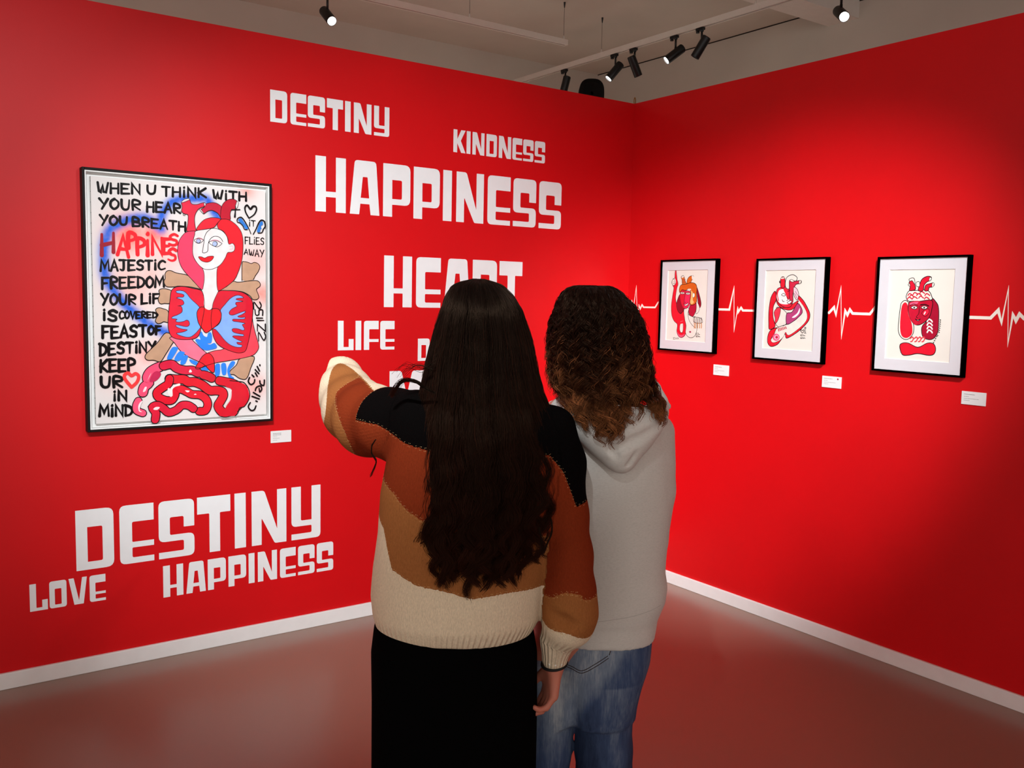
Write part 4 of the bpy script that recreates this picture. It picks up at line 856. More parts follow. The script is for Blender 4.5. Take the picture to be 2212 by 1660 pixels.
# sleeves: centre lines and radii
SR = [VL(1196, 925, 2.05), VL(1214, 1000, 2.03), VL(1221, 1113, 2.01), VL(1230, 1200, 1.995), VL(1234, 1277, 1.985), VL(1234, 1322, 1.985), VL(1226, 1348, 1.995), VL(1203, 1382, 2.015), VL(1198, 1422, 2.02)]
RR = [.050, .050, .049, .050, .053, .057, .052, .033, .029]
SL = [VL(900, 905, 2.05), VL(845, 915, 2.12), VL(800, 908, 2.22), VL(768, 886, 2.34), VL(746, 850, 2.47), VL(737, 818, 2.58), VL(737, 806, 2.63)]
RL = [.066, .078, .084, .080, .070, .056, .046]
S = Solid((HC1[0] - .42, 1.62, 0.0), (HC1[0] + .34, 2.98, 1.62), .0048)
T_ = head(S, HC1, math.radians(12))
S.stack([(1.33, HC1[0], D1, .09, .06), (1.28, HC1[0], D1, .165, .085), (1.10, HC1[0] - .01, D1, .15, .10), (.98, HC1[0] - .015, D1, .125, .09), (.85, HC1[0] - .03, D1 - .01, .15, .105), (.75, HC1[0] - .04, D1 - .01, .155, .105)], .03)
S.cap((HC1[0], D1, 1.30), (HC1[0], D1, 1.38), .052, .048, .03)
S.chain([SR[0], SR[2], SR[4], SR[7], SR[8], SR[8] + [0, .004, -.02]], [.045, .040, .036, .028, .022, .021], .02)
S.chain([SL[0], SL[2], SL[3], SL[6], SL[6] + (SL[6] - SL[5]) * .6], [.045, .042, .038, .025, .022], .02)
W1 = SR[8] + np.array([0, .004, -.018])
hand(S, W1, (-.12, .05, -1), (-.93, -.36, 0), (-.3, .93, 0), (.75, .8, .85, .9), .90)
pd = SL[6] - SL[5]; pd = pd / np.linalg.norm(pd); fd = np.array([-.22, .92, .12]); WL = SL[6] + pd * .018
hand(S, WL, fd, (.1, .1, -1), (.95, .2, .1), (.05, 1.25, 1.3, 1.3), .92)
for sx, fx in ((-1, -.085), (1, .065)):
    hx = b1[0] + fx; S.chain([(hx, D1 - .01, .80), (hx, D1 + .005, .43), (hx, D1 - .015, .10)], [.085, .058, .042], .02)
    S.chain([(hx, D1 - .03, .045), (hx + sx * .006, D1 + .09, .035), (hx + sx * .008, D1 + .15, .030)], [.036, .034, .026], .015)
V, Q = S.mesh(); body1 = mk('body', v2w(V), Q, M_SKIN, P1, smooth=True); eyes(T_, P1)
# shoes
for fx, sx in ((-.085, -1), (.065, 1)):
    hx = b1[0] + fx; s2 = Solid((hx - .08, D1 - .14, 0), (hx + .08, D1 + .26, .14), .006)
    s2.chain([(hx, D1 - .035, .05), (hx + sx * .006, D1 + .09, .042), (hx + sx * .008, D1 + .16, .036)], [.048, .047, .038], .02); s2.cap((hx, D1 - .02, .06), (hx, D1 - .015, .10), .05, .045, .02)
    s2.a = np.maximum(s2.a, (.004 - s2.ax[2])[None, None, :].astype(np.float32)); v_, q_ = s2.mesh(); mk('shoe', v2w(v_), q_, plain('black_leather', (10, 9, 9), .4, .4), P1, smooth=True)
# sweater
S = Solid((HC1[0] - .43, 1.74, .70), (HC1[0] + .34, 2.76, 1.42), .0052)
TORSO1 = rows_px([(838, 975, 1110, 2.06, .055), (850, 925, 1150, 2.06, .080), (880, 880, 1190, 2.055, .105), (930, 850, 1218, 2.05, .125), (1000, 836, 1226, 2.05, .140), (1063, 824, 1222, 2.05, .148), (1150, 818, 1206, 2.05, .154), (1220, 808, 1190, 2.05, .160), (1280, 804, 1178, 2.05, .165), (1318, 808, 1170, 2.05, .166), (1340, 814, 1158, 2.05, .158), (1352, 820, 1150, 2.05, .152)])
S.stack(TORSO1, .02, 2.25)
S.chain(SR, RR, .022); S.chain(SL, RL, .03)
S.cap(SL[6] + pd * .03, SL[6] + pd * .10, .030, .030, .004, sub=True)
S.cap((HC1[0], D1 + .01, 1.34), (HC1[0], D1 + .02, 1.46), .050, .056, .01, sub=True)
elb = SR[5]
S.cap(elb + [-.060, -.046, .010], elb + [-.020, -.060, -.006], .012, .014, .016, sub=True); S.cap(elb + [-.020, -.060, -.006], elb + [.018, -.066, -.014], .012, .005, .016, sub=True)
zt = TORSO1[-1][0]
def rip(X, Y, Z):
    w = np.clip((1.30 - Z) / .25, 0, 1); return .0032 * grid_noise((X, Y, Z), (26, 26, 9), 3) * w + .0035 * grid_noise((X, Y, Z), (14, 14, 40), 5) * np.clip((1.02 - Z) / .12, 0, 1)
S.ripple(rip)
V, Q = S.mesh(); sw_bvh = bvh_of(V, Q)
def band_line(pts, d): P = np.array([VL(x, y, d) for x, y in num(pts)]); return lambda x: np.interp(x, P[:, 0], P[:, 2])
dB = 1.90
z1 = band_line('700,930 795,936 830,950 865,968 950,985 1100,985 1190,995 1222,1035 1250,1112 1290,1100', dB); z2 = band_line('770,1030 818,1062 845,1080 875,1110 950,1150 1050,1165 1150,1168 1180,1172 1240,1172', dB); z3 = band_line('780,1120 818,1160 830,1205 842,1243 900,1268 960,1276 1020,1292 1100,1284 1175,1288 1230,1290', dB)
x, z = V[:, 0], V[:, 2]
def bands(z, a, b, c):
    return np.where(z > a, 1 - (z - a) / .1, np.where(z > b, 1 + (a - z) / (a - b), np.where(z > c, 2 + (b - z) / (b - c), 3 + (c - z) / .1)))
vt = bands(z, z1(x), z2(x), z3(x))
def cum(C): return np.r_[0, np.cumsum(np.linalg.norm(np.diff(np.array(C), axis=0), axis=1))]
def sleeve_bands(s, a, b, c): return np.where(s < a, 1 - (a - s) / .1, np.where(s < b, 1 + (s - a) / (b - a), np.where(s < c, 2 + (s - b) / (c - b), 3 + (s - c) / .1)))
sR, dR, iR = path_s(V, SR); cR = cum(SR); sL, dL, iL = path_s(V, SL); cL = cum(SL)
vR = sleeve_bands(sR + .006 * np.sin(V[:, 0] * 60), cR[2], cR[4], cR[6] - .012); vL = sleeve_bands(sL, cL[1] + .012, cL[3] - .015, cL[4] + .030)
rR = np.interp(sR, cR, RR); rL = np.interp(sL, cL, RL); Tz = np.array(sorted(TORSO1)); ta_ = np.interp(z, Tz[:, 0], Tz[:, 3]); tb_ = np.interp(z, Tz[:, 0], Tz[:, 4]); tx_ = np.interp(z, Tz[:, 0], Tz[:, 1])
dT = (np.hypot((x - tx_) / ta_, (V[:, 1] - D1) / tb_) - 1) * np.minimum(ta_, tb_)
gR, gL = dR - rR, dL - rL
def to_px(P):
    Wd = v2w(P) - CAM; q = np.stack([Wd @ RT, Wd @ UP, Wd @ FW], 1); return np.stack([W / 2 + F_PX * q[:, 0] / q[:, 2], H / 2 - F_PX * q[:, 1] / q[:, 2]], 1)
def side(P, C):
    C = smooth(num(C), False, 5); best = np.full(len(P), 1e9); sg = np.ones(len(P))
    for a, b in zip(C[:-1], C[1:]):
        ab = b - a; t = np.clip(((P - a) @ ab) / (ab @ ab + 1e-9), 0, 1); r = P - (a + t[:, None] * ab); d = np.linalg.norm(r, axis=1); u = d < best
        best[u] = d[u]; sg[u] = np.sign(ab[0] * r[u, 1] - ab[1] * r[u, 0])
    return best * sg
# the raised sleeve: rust, camel and cream rings as they show round the forearm
PXV = to_px(V); d2 = side(PXV, '790,802 770,817 745,832 727,848 724,870 733,905 748,942 768,985'); d3 = side(PXV, '800,838 776,812 757,795 735,785 718,797 709,830 706,860 704,885 700,910')
ring = np.where(d3 > 0, 3 + d3 / 40, np.where(d2 > 0, 2 + d2 / np.maximum(d2 - d3, 1e-3), np.maximum(2 + d2 / 60, 1.05)))
isR = (gR < dT) & (gR < gL) & (z < VL(1221, 1113, 1.96)[2]); isL = (gL < dT) & (gL < gR) & (sL > .01)
band = np.where(isR, np.maximum(vR, 1.03), np.where(isL, np.where(vL < 1.0, np.maximum(vL, np.minimum(vt, 1.9)), ring), vt))
ribu = np.where((gR < dT) & (gR < gL), path_angle(V, SR, iR) * .04576, np.where(isL, path_angle(V, SL, iL) * .06963, np.arctan2(x - tx_, D1 - V[:, 1]) * .1691))
kn = np.clip((z1(0) - z) * 0, 0, 1)
def knit_mat():
    t = NT('colour_block_knit'); t.set(None, .92, .03)
    at_ = t.n('ShaderNodeAttribute', attribute_name='band'); ru = t.n('ShaderNodeAttribute', attribute_name='rib_coord')
    v = t.obj(); nz = t.noise(v, 190, 3); off = t.n('ShaderNodeMath', operation='MULTIPLY_ADD'); t.l(nz, off.inputs[0]); off.inputs[1].default_value = .06; off.inputs[2].default_value = -.03
    sm_ = t.n('ShaderNodeMath', operation='ADD'); t.l(at_.outputs['Fac'], sm_.inputs[0]); t.l(off.outputs[0], sm_.inputs[1]); dv = t.n('ShaderNodeMath', operation='DIVIDE', use_clamp=True); t.l(sm_.outputs[0], dv.inputs[0]); dv.inputs[1].default_value = 4.0
    r = t.ramp(dv.outputs[0], [(0, lin((7, 5, 5))), (.25, lin((124, 46, 22))), (.5, lin((150, 92, 50))), (.75, lin((220, 198, 170)))], 'CONSTANT')
    n2 = t.noise(t.scale(v, (1, 1, .35)), 420, 3, .7); br = t.n('ShaderNodeMath', operation='MULTIPLY_ADD'); t.l(n2, br.inputs[0]); br.inputs[1].default_value = .7; br.inputs[2].default_value = .65
    mx = t.n('ShaderNodeVectorMath', operation='SCALE'); t.l(r.outputs[0], mx.inputs[0]); t.l(br.outputs[0], mx.inputs['Scale']); t.l(mx.outputs[0], t.b.inputs['Base Color'])
    def wave(per, thr):
        a = t.n('ShaderNodeMath', operation='MULTIPLY'); t.l(ru.outputs['Fac'], a.inputs[0]); a.inputs[1].default_value = 6.2832 / per
        q = t.n('ShaderNodeMath', operation='SINE'); t.l(a.outputs[0], q.inputs[0]); return q.outputs[0]
    wide, fine = wave(.0125, 0), wave(.00625, 0)
    rb = t.n('ShaderNodeAttribute', attribute_name='rib_amount')
    w1 = t.n('ShaderNodeMath', operation='MULTIPLY'); t.l(wide, w1.inputs[0]); t.l(rb.outputs['Fac'], w1.inputs[1])
    w2 = t.n('ShaderNodeMath', operation='MULTIPLY_ADD'); t.l(fine, w2.inputs[0]); w2.inputs[1].default_value = .05; t.l(w1.outputs[0], w2.inputs[2])
    w3 = t.n('ShaderNodeMath', operation='MULTIPLY_ADD'); t.l(n2, w3.inputs[0]); w3.inputs[1].default_value = .9; t.l(w2.outputs[0], w3.inputs[2])
    t.bump(w3.outputs[0], .75, .0028); return t.m
hemz = VL(985, 1290, 2.05)[2]
ramt = np.where(isR, np.clip((sR - cR[6] - .005) / .02, 0, 1), np.where(isL, np.clip((sL - cL[5]) / .02, 0, 1), np.clip((hemz - .02 - z) / .03, 0, 1)))
M_KNIT = knit_mat()
sweater = mk('sweater', v2w(V), Q, M_KNIT, P1, smooth=True, attrs={'band': band, 'rib_coord': ribu, 'rib_amount': ramt}); sweater['label'] = 'knit sweater in black, rust, camel and cream bands'
M_LUREX = plain('gold_thread', (206, 170, 116), .4, .5, .3, var=.4, sc=300)
def seam_points(V, Q, f, levels, gap):
    """Evenly thinned points (and normals) where a vertex field crosses the given levels."""
    V = np.asarray(V); n = np.zeros_like(V); fn = np.cross(V[Q[:, 1]] - V[Q[:, 0]], V[Q[:, 2]] - V[Q[:, 0]])
    for i in range(4): np.add.at(n, Q[:, i], fn)
    n /= np.linalg.norm(n, axis=1)[:, None] + 1e-12; out = []
    E = np.concatenate([Q[:, [i, (i + 1) % 4]] for i in range(4)])
    for lv in levels:
        a, b = f[E[:, 0]] - lv, f[E[:, 1]] - lv; u = (a < 0) & (b >= 0) & (np.abs(b - a) < .5); t = (a[u] / (a[u] - b[u]))[:, None]
        P = V[E[u, 0]] * (1 - t) + V[E[u, 1]] * t; N_ = n[E[u, 0]]; used = {}
        for p, q in zip(P, N_):
            k = tuple(np.round(p / gap).astype(int))
            if all(np.linalg.norm(p - w) > gap for dx in (-1, 0, 1) for dy in (-1, 0, 1) for dz in (-1, 0, 1) for w in used.get((k[0] + dx, k[1] + dy, k[2] + dz), [])):
                used.setdefault(k, []).append(p); out.append((p, q))
    return out
m = MB()
for p, n in seam_points(V, Q, band, (1, 2, 3), .0085):
    a = np.cross(n, [0, 0, 1.0]); a /= np.linalg.norm(a) + 1e-9; b = np.cross(n, a)
    for sg in (-1, 1):
        d = a * sg * .45 + b * (1 + random.uniform(-.3, .3)); d /= np.linalg.norm(d); l = random.uniform(.006, .0105); o = n * .0016
        m.tube([v2w(p - d * l * .5 + o * .3)[0], v2w(p + o * 1.5)[0], v2w(p + d * l * .5 + o * .3)[0]], .00115, 4)
m.build('seam_stitching', M_LUREX, sweater, True)
# skirt
S = Solid((b1[0] - .26, 1.80, .06), (b1[0] + .26, 2.30, .92), .0065)
S.stack(rows_px([(1310, 830, 1140, 2.05, .135), (1345, 811, 1150, 2.05, .15), (1400, 804, 1160, 2.05, .155), (1500, 805, 1159, 2.05, .155), (1660, 804, 1156, 2.05, .155), (2100, 800, 1158, 2.05, .16), (2200, 800, 1158, 2.05, .16)]), .01, 2.4)
S.ripple(lambda X, Y, Z: .004 * grid_noise((X, Y, Z), (34, 34, 3), 8) * np.clip((.80 - Z) / .2, 0, 1))
V, Q = S.mesh(); t = NT('black_wool_cloth'); t.set((.0014, .0013, .0013, 1), .95, .02); t.bump(t.noise(t.obj(), 300, 3), .3, .001)
sk = mk('skirt', v2w(V), Q, t.m, P1, smooth=True); sk['label'] = 'long plain black skirt'
# bracelets on the right wrist
m = MB(); c = SR[8] + np.array([.0, .003, -.010]); ring = [v2w(c + np.array([.0285 * math.cos(a), .0285 * math.sin(a), -.004 + .006 * math.sin(a + .6)]))[0] for a in np.linspace(0, 2 * math.pi, 33)]
m.tube(ring, .0032, 8, cap=False); m.build('bracelet', plain('black_cord', (12, 10, 10), .6, .3), P1, True)
m = MB()
for a in (4.3, 4.75, 5.2): m.tube([v2w(c + np.array([.029 * math.cos(a + e), .029 * math.sin(a + e), .005]))[0] for e in np.linspace(-.12, .12, 5)], [.001, .0036, .0042, .0036, .001], 8)
m.build('pearl_bead', plain('pearl', (230, 224, 214), .25, .5), P1, True)
# ------------------------------------------------------------------ the curly-haired person
D2 = 2.22
b2_ = VL(1290, 1400, D2)
P2 = empty('person', tuple(v2w([b2_[0], D2, 0])[0]), -YAW, 'person with curly shoulder-length hair in a light grey hoodie and blue jeans', 'person')
H2 = VL(1292, 617, D2 + .01); HC2 = np.array([H2[0], D2 + .005, H2[2] - .130])
AR2 = [VL(1415, 935, 2.22), VL(1412, 1060, 2.22), VL(1402, 1165, 2.25), VL(1360, 1215, 2.36), VL(1335, 1225, 2.385)]
AL2 = [np.array([2 * VL(1300, 935, 2.22)[0] - p[0], p[1], p[2]]) for p in AR2]
S = Solid((HC2[0] - .26, 1.98, 0.0), (HC2[0] + .26, 2.56, 1.63), .0055)
T_ = head(S, HC2, math.radians(18))
S.stack([(1.32, HC2[0], D2, .08, .055), (1.27, HC2[0], D2, .150, .08), (1.10, HC2[0], D2, .14, .095), (.95, HC2[0], D2, .12, .085), (.80, HC2[0], D2, .135, .095), (.62, HC2[0], D2, .135, .095)], .03)
S.cap((HC2[0], D2, 1.28), (HC2[0], D2, 1.38), .052, .048, .03)
for A_ in (AR2, AL2): S.chain(A_, [.044, .038, .034, .026, .024], .02)
hand(S, AR2[4] + [-.012, .006, 0], (-1, .25, -.15), (0, -1, 0), (0, .2, 1), (.3, .3, .35, .4), .85); hand(S, AL2[4] + [.012, .006, 0], (1, .25, -.15), (0, -1, 0), (0, .2, 1), (.3, .3, .35, .4), .85)
LG = [VL(1172, 1600, D2)[0], VL(1305, 1600, D2)[0]]
for hx, sx in zip(LG, (-1, 1)):
    S.chain([(hx, D2, .66), (hx, D2 + .005, .40), (hx, D2 - .01, .10)], [.06, .05, .040], .02); S.chain([(hx, D2 - .03, .045), (hx + sx * .006, D2 + .09, .035), (hx + sx * .008, D2 + .15, .030)], [.036, .034, .026], .015)
V, Q = S.mesh(); mk('body', v2w(V), Q, M_SKIN, P2, smooth=True); eyes(T_, P2)
for hx, sx in zip(LG, (-1, 1)):
    s2 = Solid((hx - .08, D2 - .14, 0), (hx + .08, D2 + .26, .14), .006)
    s2.chain([(hx, D2 - .035, .05), (hx + sx * .006, D2 + .09, .045), (hx + sx * .008, D2 + .16, .038)], [.050, .049, .040], .02); s2.cap((hx, D2 - .02, .06), (hx, D2 - .015, .10), .05, .046, .02)
    s2.a = np.maximum(s2.a, (.004 - s2.ax[2])[None, None, :].astype(np.float32)); v_, q_ = s2.mesh(); mk('shoe', v2w(v_), q_, plain('white_sneaker', (190, 186, 180), .6, .3), P2, smooth=True)
def hoodie_mat():
    t = NT('grey_marl_jersey'); t.set(None, .9, .12, sheen=.08); v = t.obj()
    f = t.noise(t.scale(v, (1, 1, 3.2)), 150, 4, .7); g = t.noise(v, 9, 3)
    c = np.array(lin((200, 193, 186)))[:3]
    ad = t.n('ShaderNodeMath', operation='MULTIPLY_ADD'); t.l(g, ad.inputs[0]); ad.inputs[1].default_value = .25; t.l(f, ad.inputs[2])
    r = t.ramp(ad.outputs[0], [(.40, tuple(c * .88) + (1,)), (.62, tuple(c) + (1,)), (.85, tuple(np.minimum(c * 1.06, 1)) + (1,))]); t.l(r.outputs[0], t.b.inputs['Base Color'])
    t.bump(t.noise(v, 380, 3), .25, .0012); return t.m
M_HOOD = hoodie_mat()
S = Solid((HC2[0] - .24, 1.96, .70), (HC2[0] + .24, 2.54, 1.42), .0052)
TORSO2 = rows_px([(862, 1238, 1362, 2.225, .055), (876, 1205, 1398, 2.22, .080), (905, 1182, 1424, 2.22, .098), (945, 1168, 1440, 2.22, .108), (1000, 1162, 1448, 2.22, .112), (1100, 1160, 1448, 2.22, .115), (1180, 1163, 1443, 2.22, .116), (1230, 1165, 1437, 2.22, .117), (1262, 1167, 1440, 2.22, .119), (1290, 1170, 1436, 2.22, .120), (1318, 1174, 1424, 2.22, .118), (1330, 1178, 1419, 2.22, .114), (1350, 1182, 1416, 2.22, .112), (1372, 1186, 1412, 2.22, .108)])
S.stack(TORSO2, .02, 2.3)
for A_ in (AR2, AL2): S.chain(A_, [.048, .046, .044, .036, .032], .02)
S.cap((HC2[0], D2 + .01, 1.33), (HC2[0], D2 + .02, 1.44), .052, .058, .01, sub=True)
def rip(X, Y, Z):
    w = np.clip((1.22 - Z) / .15, 0, 1) * np.clip((Z - .86) / .1, 0, 1); return .021 * grid_noise((X, Y, Z), (46, 14, 5), 21) * w + .0034 * grid_noise((X, Y, Z), (24, 24, 60), 23) * np.clip((1.0 - Z) / .12, 0, 1) * np.clip((Z - .83) / .03, 0, 1)
S.ripple(rip)
BACK_A, BACK_AX = S.a.copy(), [q.copy() for q in S.ax]
V, Q = S.mesh(); hd_bvh = bvh_of(V, Q); hoodie = mk('hoodie', v2w(V), Q, M_HOOD, P2, smooth=True)
# rib seam above the waistband and shoulder seam
def seam(name, lists, bvh, r, mat, parent, off=.0006, step=6):
    m = MB()
    for pts in lists:
        L = []
        for px, py in along(num(pts), step):
            p, n = cast(bvh, px, py)
            if p is not None: L.append(v2w(p + n / np.linalg.norm(n) * off)[0])
        if len(L) > 1: m.tube(L, r, 6)
    return m.build(name, mat, parent, True)
M_SEAM = plain('grey_seam', (176, 170, 164), .9, .1)
seam('waistband_seam', ['1205,1345 1260,1347 1310,1342 1360,1334 1400,1322 1428,1308'], hd_bvh, .0011, M_SEAM, hoodie)
# hood lying on the back
S = Solid((HC2[0] - .22, 1.96, 1.12), (HC2[0] + .26, 2.42, 1.45), .0042)
hl, hr, hb = VL(1215, 880, 2.20), VL(1436, 872, 2.16), VL(1342, 1004, 2.085)
nk = VL(1300, 862, 2.22)
S.ell(VL(1332, 926, 2.10), (.086, .058, .066), .02)
S.cap(VL(1252, 892, 2.13), VL(1328, 990, 2.088), .040, .026, .03); S.cap(VL(1404, 890, 2.12), VL(1354, 988, 2.088), .044, .026, .03); S.cap(VL(1338, 972, 2.086), VL(1345, 1003, 2.090), .036, .017, .02)
S.cap(VL(1218, 890, 2.18), VL(1256, 905, 2.13), .034, .040, .03); S.cap(VL(1442, 879, 2.165), VL(1398, 905, 2.12), .008, .040, .022)
S.cap(VL(1200, 884, 2.26), VL(1234, 886, 2.17), .024, .030, .03)
# raised far rim on the right, running up to the side of the neck
S.cap(VL(1443, 878, 2.175), VL(1416, 836, 2.22), .0075, .0085, .012); S.cap(VL(1416, 836, 2.22), VL(1398, 808, 2.27), .0085, .009, .012); S.cap(VL(1420, 872, 2.20), VL(1402, 842, 2.25), .020, .018, .02)
# opening where the hair falls in, and the soft creases
S.ell(VL(1350, 850, 2.13), (.082, .060, .050), .010, True)
S.cap(VL(1320, 974, 2.046), VL(1372, 955, 2.042), .006, .010, .014, sub=True); S.cap(VL(1372, 955, 2.042), VL(1432, 918, 2.075), .010, .006, .014, sub=True); S.cap(VL(1300, 940, 2.045), VL(1330, 985, 2.05), .003, .005, .014, sub=True)
S.cap(VL(1356, 1004, 2.062), VL(1376, 978, 2.055), .004, .003, .008, sub=True)
S.ripple(lambda X, Y, Z: .0030 * grid_noise((X, Y, Z), (48, 48, 60), 31))
HOOD_A, HOOD_AX = S.a.copy(), [q.copy() for q in S.ax]
V, Q = S.mesh(); hood = mk('hood', v2w(V), Q, M_HOOD, P2, smooth=True)
# jeans
S = Solid((HC2[0] - .26, 2.02, .02), (HC2[0] + .26, 2.44, .86), .0055)
S.stack(rows_px([(1330, 1190, 1408, 2.22, .095), (1372, 1182, 1409, 2.22, .100), (1420, 1172, 1402, 2.22, .105), (1470, 1164, 1388, 2.22, .108), (1520, 1158, 1376, 2.22, .105), (1545, 1156, 1372, 2.22, .098)]), .02, 2.4)
zc = VL(1240, 1530, 2.22)[2]
S.chain([(LG[0] + .005, D2 - .015, zc + .08), (LG[0] - .004, D2 - .01, zc - .10), (LG[0] - .01, D2, .30), (LG[0] - .012, D2 - .005, .06)], [.082, .074, .076, .084], .014); S.chain([(LG[1] - .008, D2 - .015, zc + .08), (LG[1], D2 - .01, zc - .10), (LG[1] + .004, D2, .30), (LG[1] + .008, D2 - .005, .06)], [.078, .070, .074, .084], .014)
S.cap(VL(1242, 1500, 2.10), VL(1240, 1590, 2.13), .003, .012, .03, sub=True)
S.ripple(lambda X, Y, Z: .0048 * grid_noise((X, Y, Z), (30, 30, 34), 41) + .002 * grid_noise((X, Y, Z), (70, 70, 60), 43))
S.a = np.maximum(S.a, (.035 - S.ax[2])[None, None, :].astype(np.float32))
V, Q = S.mesh(); jn_bvh = bvh_of(V, Q)
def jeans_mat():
    t = NT('washed_denim'); t.set(None, .85, .15); v = t.obj(); wf = t.n('ShaderNodeAttribute', attribute_name='fade_and_shade')
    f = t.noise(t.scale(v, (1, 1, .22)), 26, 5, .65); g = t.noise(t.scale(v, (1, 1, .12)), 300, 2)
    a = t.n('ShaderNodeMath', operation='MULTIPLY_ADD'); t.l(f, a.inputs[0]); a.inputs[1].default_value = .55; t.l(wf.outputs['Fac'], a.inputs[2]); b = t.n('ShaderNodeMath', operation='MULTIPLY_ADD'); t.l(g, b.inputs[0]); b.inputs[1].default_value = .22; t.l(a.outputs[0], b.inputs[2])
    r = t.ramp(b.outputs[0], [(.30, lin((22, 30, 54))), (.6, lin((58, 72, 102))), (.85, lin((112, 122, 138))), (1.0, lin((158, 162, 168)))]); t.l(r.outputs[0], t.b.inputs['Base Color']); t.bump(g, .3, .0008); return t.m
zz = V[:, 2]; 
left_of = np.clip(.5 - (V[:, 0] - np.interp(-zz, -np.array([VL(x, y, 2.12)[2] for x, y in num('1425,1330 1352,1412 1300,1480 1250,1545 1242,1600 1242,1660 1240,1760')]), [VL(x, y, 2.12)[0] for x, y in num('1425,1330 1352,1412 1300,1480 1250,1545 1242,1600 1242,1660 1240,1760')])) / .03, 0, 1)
fade_and_shade = .10 + .16 * np.clip((zz - .40) / .25, 0, 1) - .04 + .22 * left_of * np.clip((zz - .36) / .2, 0, 1) + .16 * np.exp(-((V[:, 0] - LG[0] - .03) / .03) ** 2) * (zz < .66) + .14 * np.exp(-((V[:, 0] - LG[1] - .02) / .04) ** 2) * (zz < .62)  # washed thighs, plus shade painted in: darker lower down and right of the seat edge
jeans = mk('jeans', v2w(V), Q, jeans_mat(), P2, smooth=True, attrs={'fade_and_shade': fade_and_shade}); jeans['label'] = 'baggy washed blue jeans'
M_THREAD = plain('dark_denim_thread', (58, 44, 40), .9, .1)
for nm, L in (('back_pocket', ['1214,1432 1236,1441 1257,1450 1285,1436 1316,1416', '1216,1437 1236,1446 1257,1455 1287,1441 1317,1421', '1316,1416 1320,1404']), ('back_pocket', ['1384,1382 1398,1384 1411,1376', '1383,1387 1398,1389 1410,1381'])): seam(nm, L, jn_bvh, .0011, M_THREAD, jeans, .0004, 4)
# ------------------------------------------------------------------ hair
def hair_mat(name, stops, rough=.42, spec=.12, vary=(.55, .9)):
    """Strand colour runs from root to tip, with a different shade for every strand."""
    t = NT(name); t.set(None, rough, spec); hi = t.n('ShaderNodeHairInfo'); r = t.ramp(hi.outputs['Intercept'], stops)
    ml = t.n('ShaderNodeMath', operation='MULTIPLY_ADD'); ls = t.n('ShaderNodeAttribute', attribute_name='lock_shade'); mu = t.n('ShaderNodeMath', operation='MULTIPLY'); t.l(hi.outputs['Random'], mu.inputs[0]); t.l(ls.outputs['Fac'], mu.inputs[1]); t.l(mu.outputs[0], ml.inputs[0]); ml.inputs[1].default_value = vary[1]; ml.inputs[2].default_value = vary[0]
    sc = t.n('ShaderNodeVectorMath', operation='SCALE'); t.l(r.outputs[0], sc.inputs[0]); t.l(ml.outputs[0], sc.inputs['Scale']); t.l(sc.outputs[0], t.b.inputs['Base Color'])
    t.b.inputs['Specular Tint'].default_value = (.9, .55, .35, 1); return t.m
def strands(name, curves, r_root, r_tip, mat, parent, shade=None):
    """curves: list of (n, 3) arrays in viewer coordinates."""
    hc = bpy.data.hair_curves.new(name); hc.add_curves([len(c) for c in curves])
    P = to_local(v2w(np.concatenate(curves)), XF[parent.name]).astype(np.float32); hc.position_data.foreach_set('vector', P.ravel())
    rad = np.concatenate([r_root + (r_tip - r_root) * np.linspace(0, 1, len(c)) ** 1.5 for c in curves]).astype(np.float32)
    a = hc.attributes.get('radius') or hc.attributes.new('radius', 'FLOAT', 'POINT'); a.data.foreach_set('value', rad)
    if shade is not None:
        q = hc.attributes.new('lock_shade', 'FLOAT', 'CURVE'); q.data.foreach_set('value', np.asarray(shade, np.float32))
    hc.materials.append(mat); o = bpy.data.objects.new(name, hc); COL.objects.link(o); o.parent = parent; XF[o.name] = XF[parent.name]; o['kind'] = 'stuff'; return o
def envelope(rows, d):
    Z = []; C = []; HWd = []
    for y, xl, xr in rows:
        l, r = VL(xl, y, d), VL(xr, y, d); Z.append((l[2] + r[2]) / 2); C.append((l[0] + r[0]) / 2); HWd.append((r[0] - l[0]) / 2)
    i = np.argsort(Z); return np.array(Z)[i], np.array(C)[i], np.array(HWd)[i]
def fall(phi, layer, z, env, yb, dp, hc, cr):
    """Point of the hair shell at height z: phi runs round the back of the head, layer 1 is the outside."""
    Z, C, Hw = env; hw = np.interp(z, Z, Hw); c = np.interp(z, Z, C)
    return np.stack([c + np.sin(phi) * hw * layer, np.interp(z, yb[0], yb[1]) - np.cos(phi) * np.interp(z, dp[0], dp[1]) * layer, z], -1)

class Skin:
    """Nearest surface of the clothes seen from behind, so that hair lies on the cloth and not inside it."""
    def __init__(s, parts): s.p = [((a < 0).argmax(1), (a < 0).any(1), ax) for a, ax in parts]
    def lift(s, P, gap):
        for first, hit, ax in s.p:
            i = np.clip(np.round((P[:, 0] - ax[0][0]) / (ax[0][1] - ax[0][0])).astype(int), 0, len(ax[0]) - 1); k = np.clip(np.round((P[:, 2] - ax[2][0]) / (ax[2][1] - ax[2][0])).astype(int), 0, len(ax[2]) - 1)
            y = np.where(hit[i, k] & (P[:, 2] < ax[2][-1]) & (P[:, 2] > ax[2][0]), ax[1][first[i, k]], 9.0) - gap
            P[:, 1] = np.where((P[:, 1] > y) & (P[:, 1] < y + .30), y, P[:, 1])
        k = np.ones(5) / 5; q = np.pad(P[:, 1], 2, mode='edge'); P[:, 1] = np.minimum(P[:, 1], np.convolve(q, k, 'valid')); return P
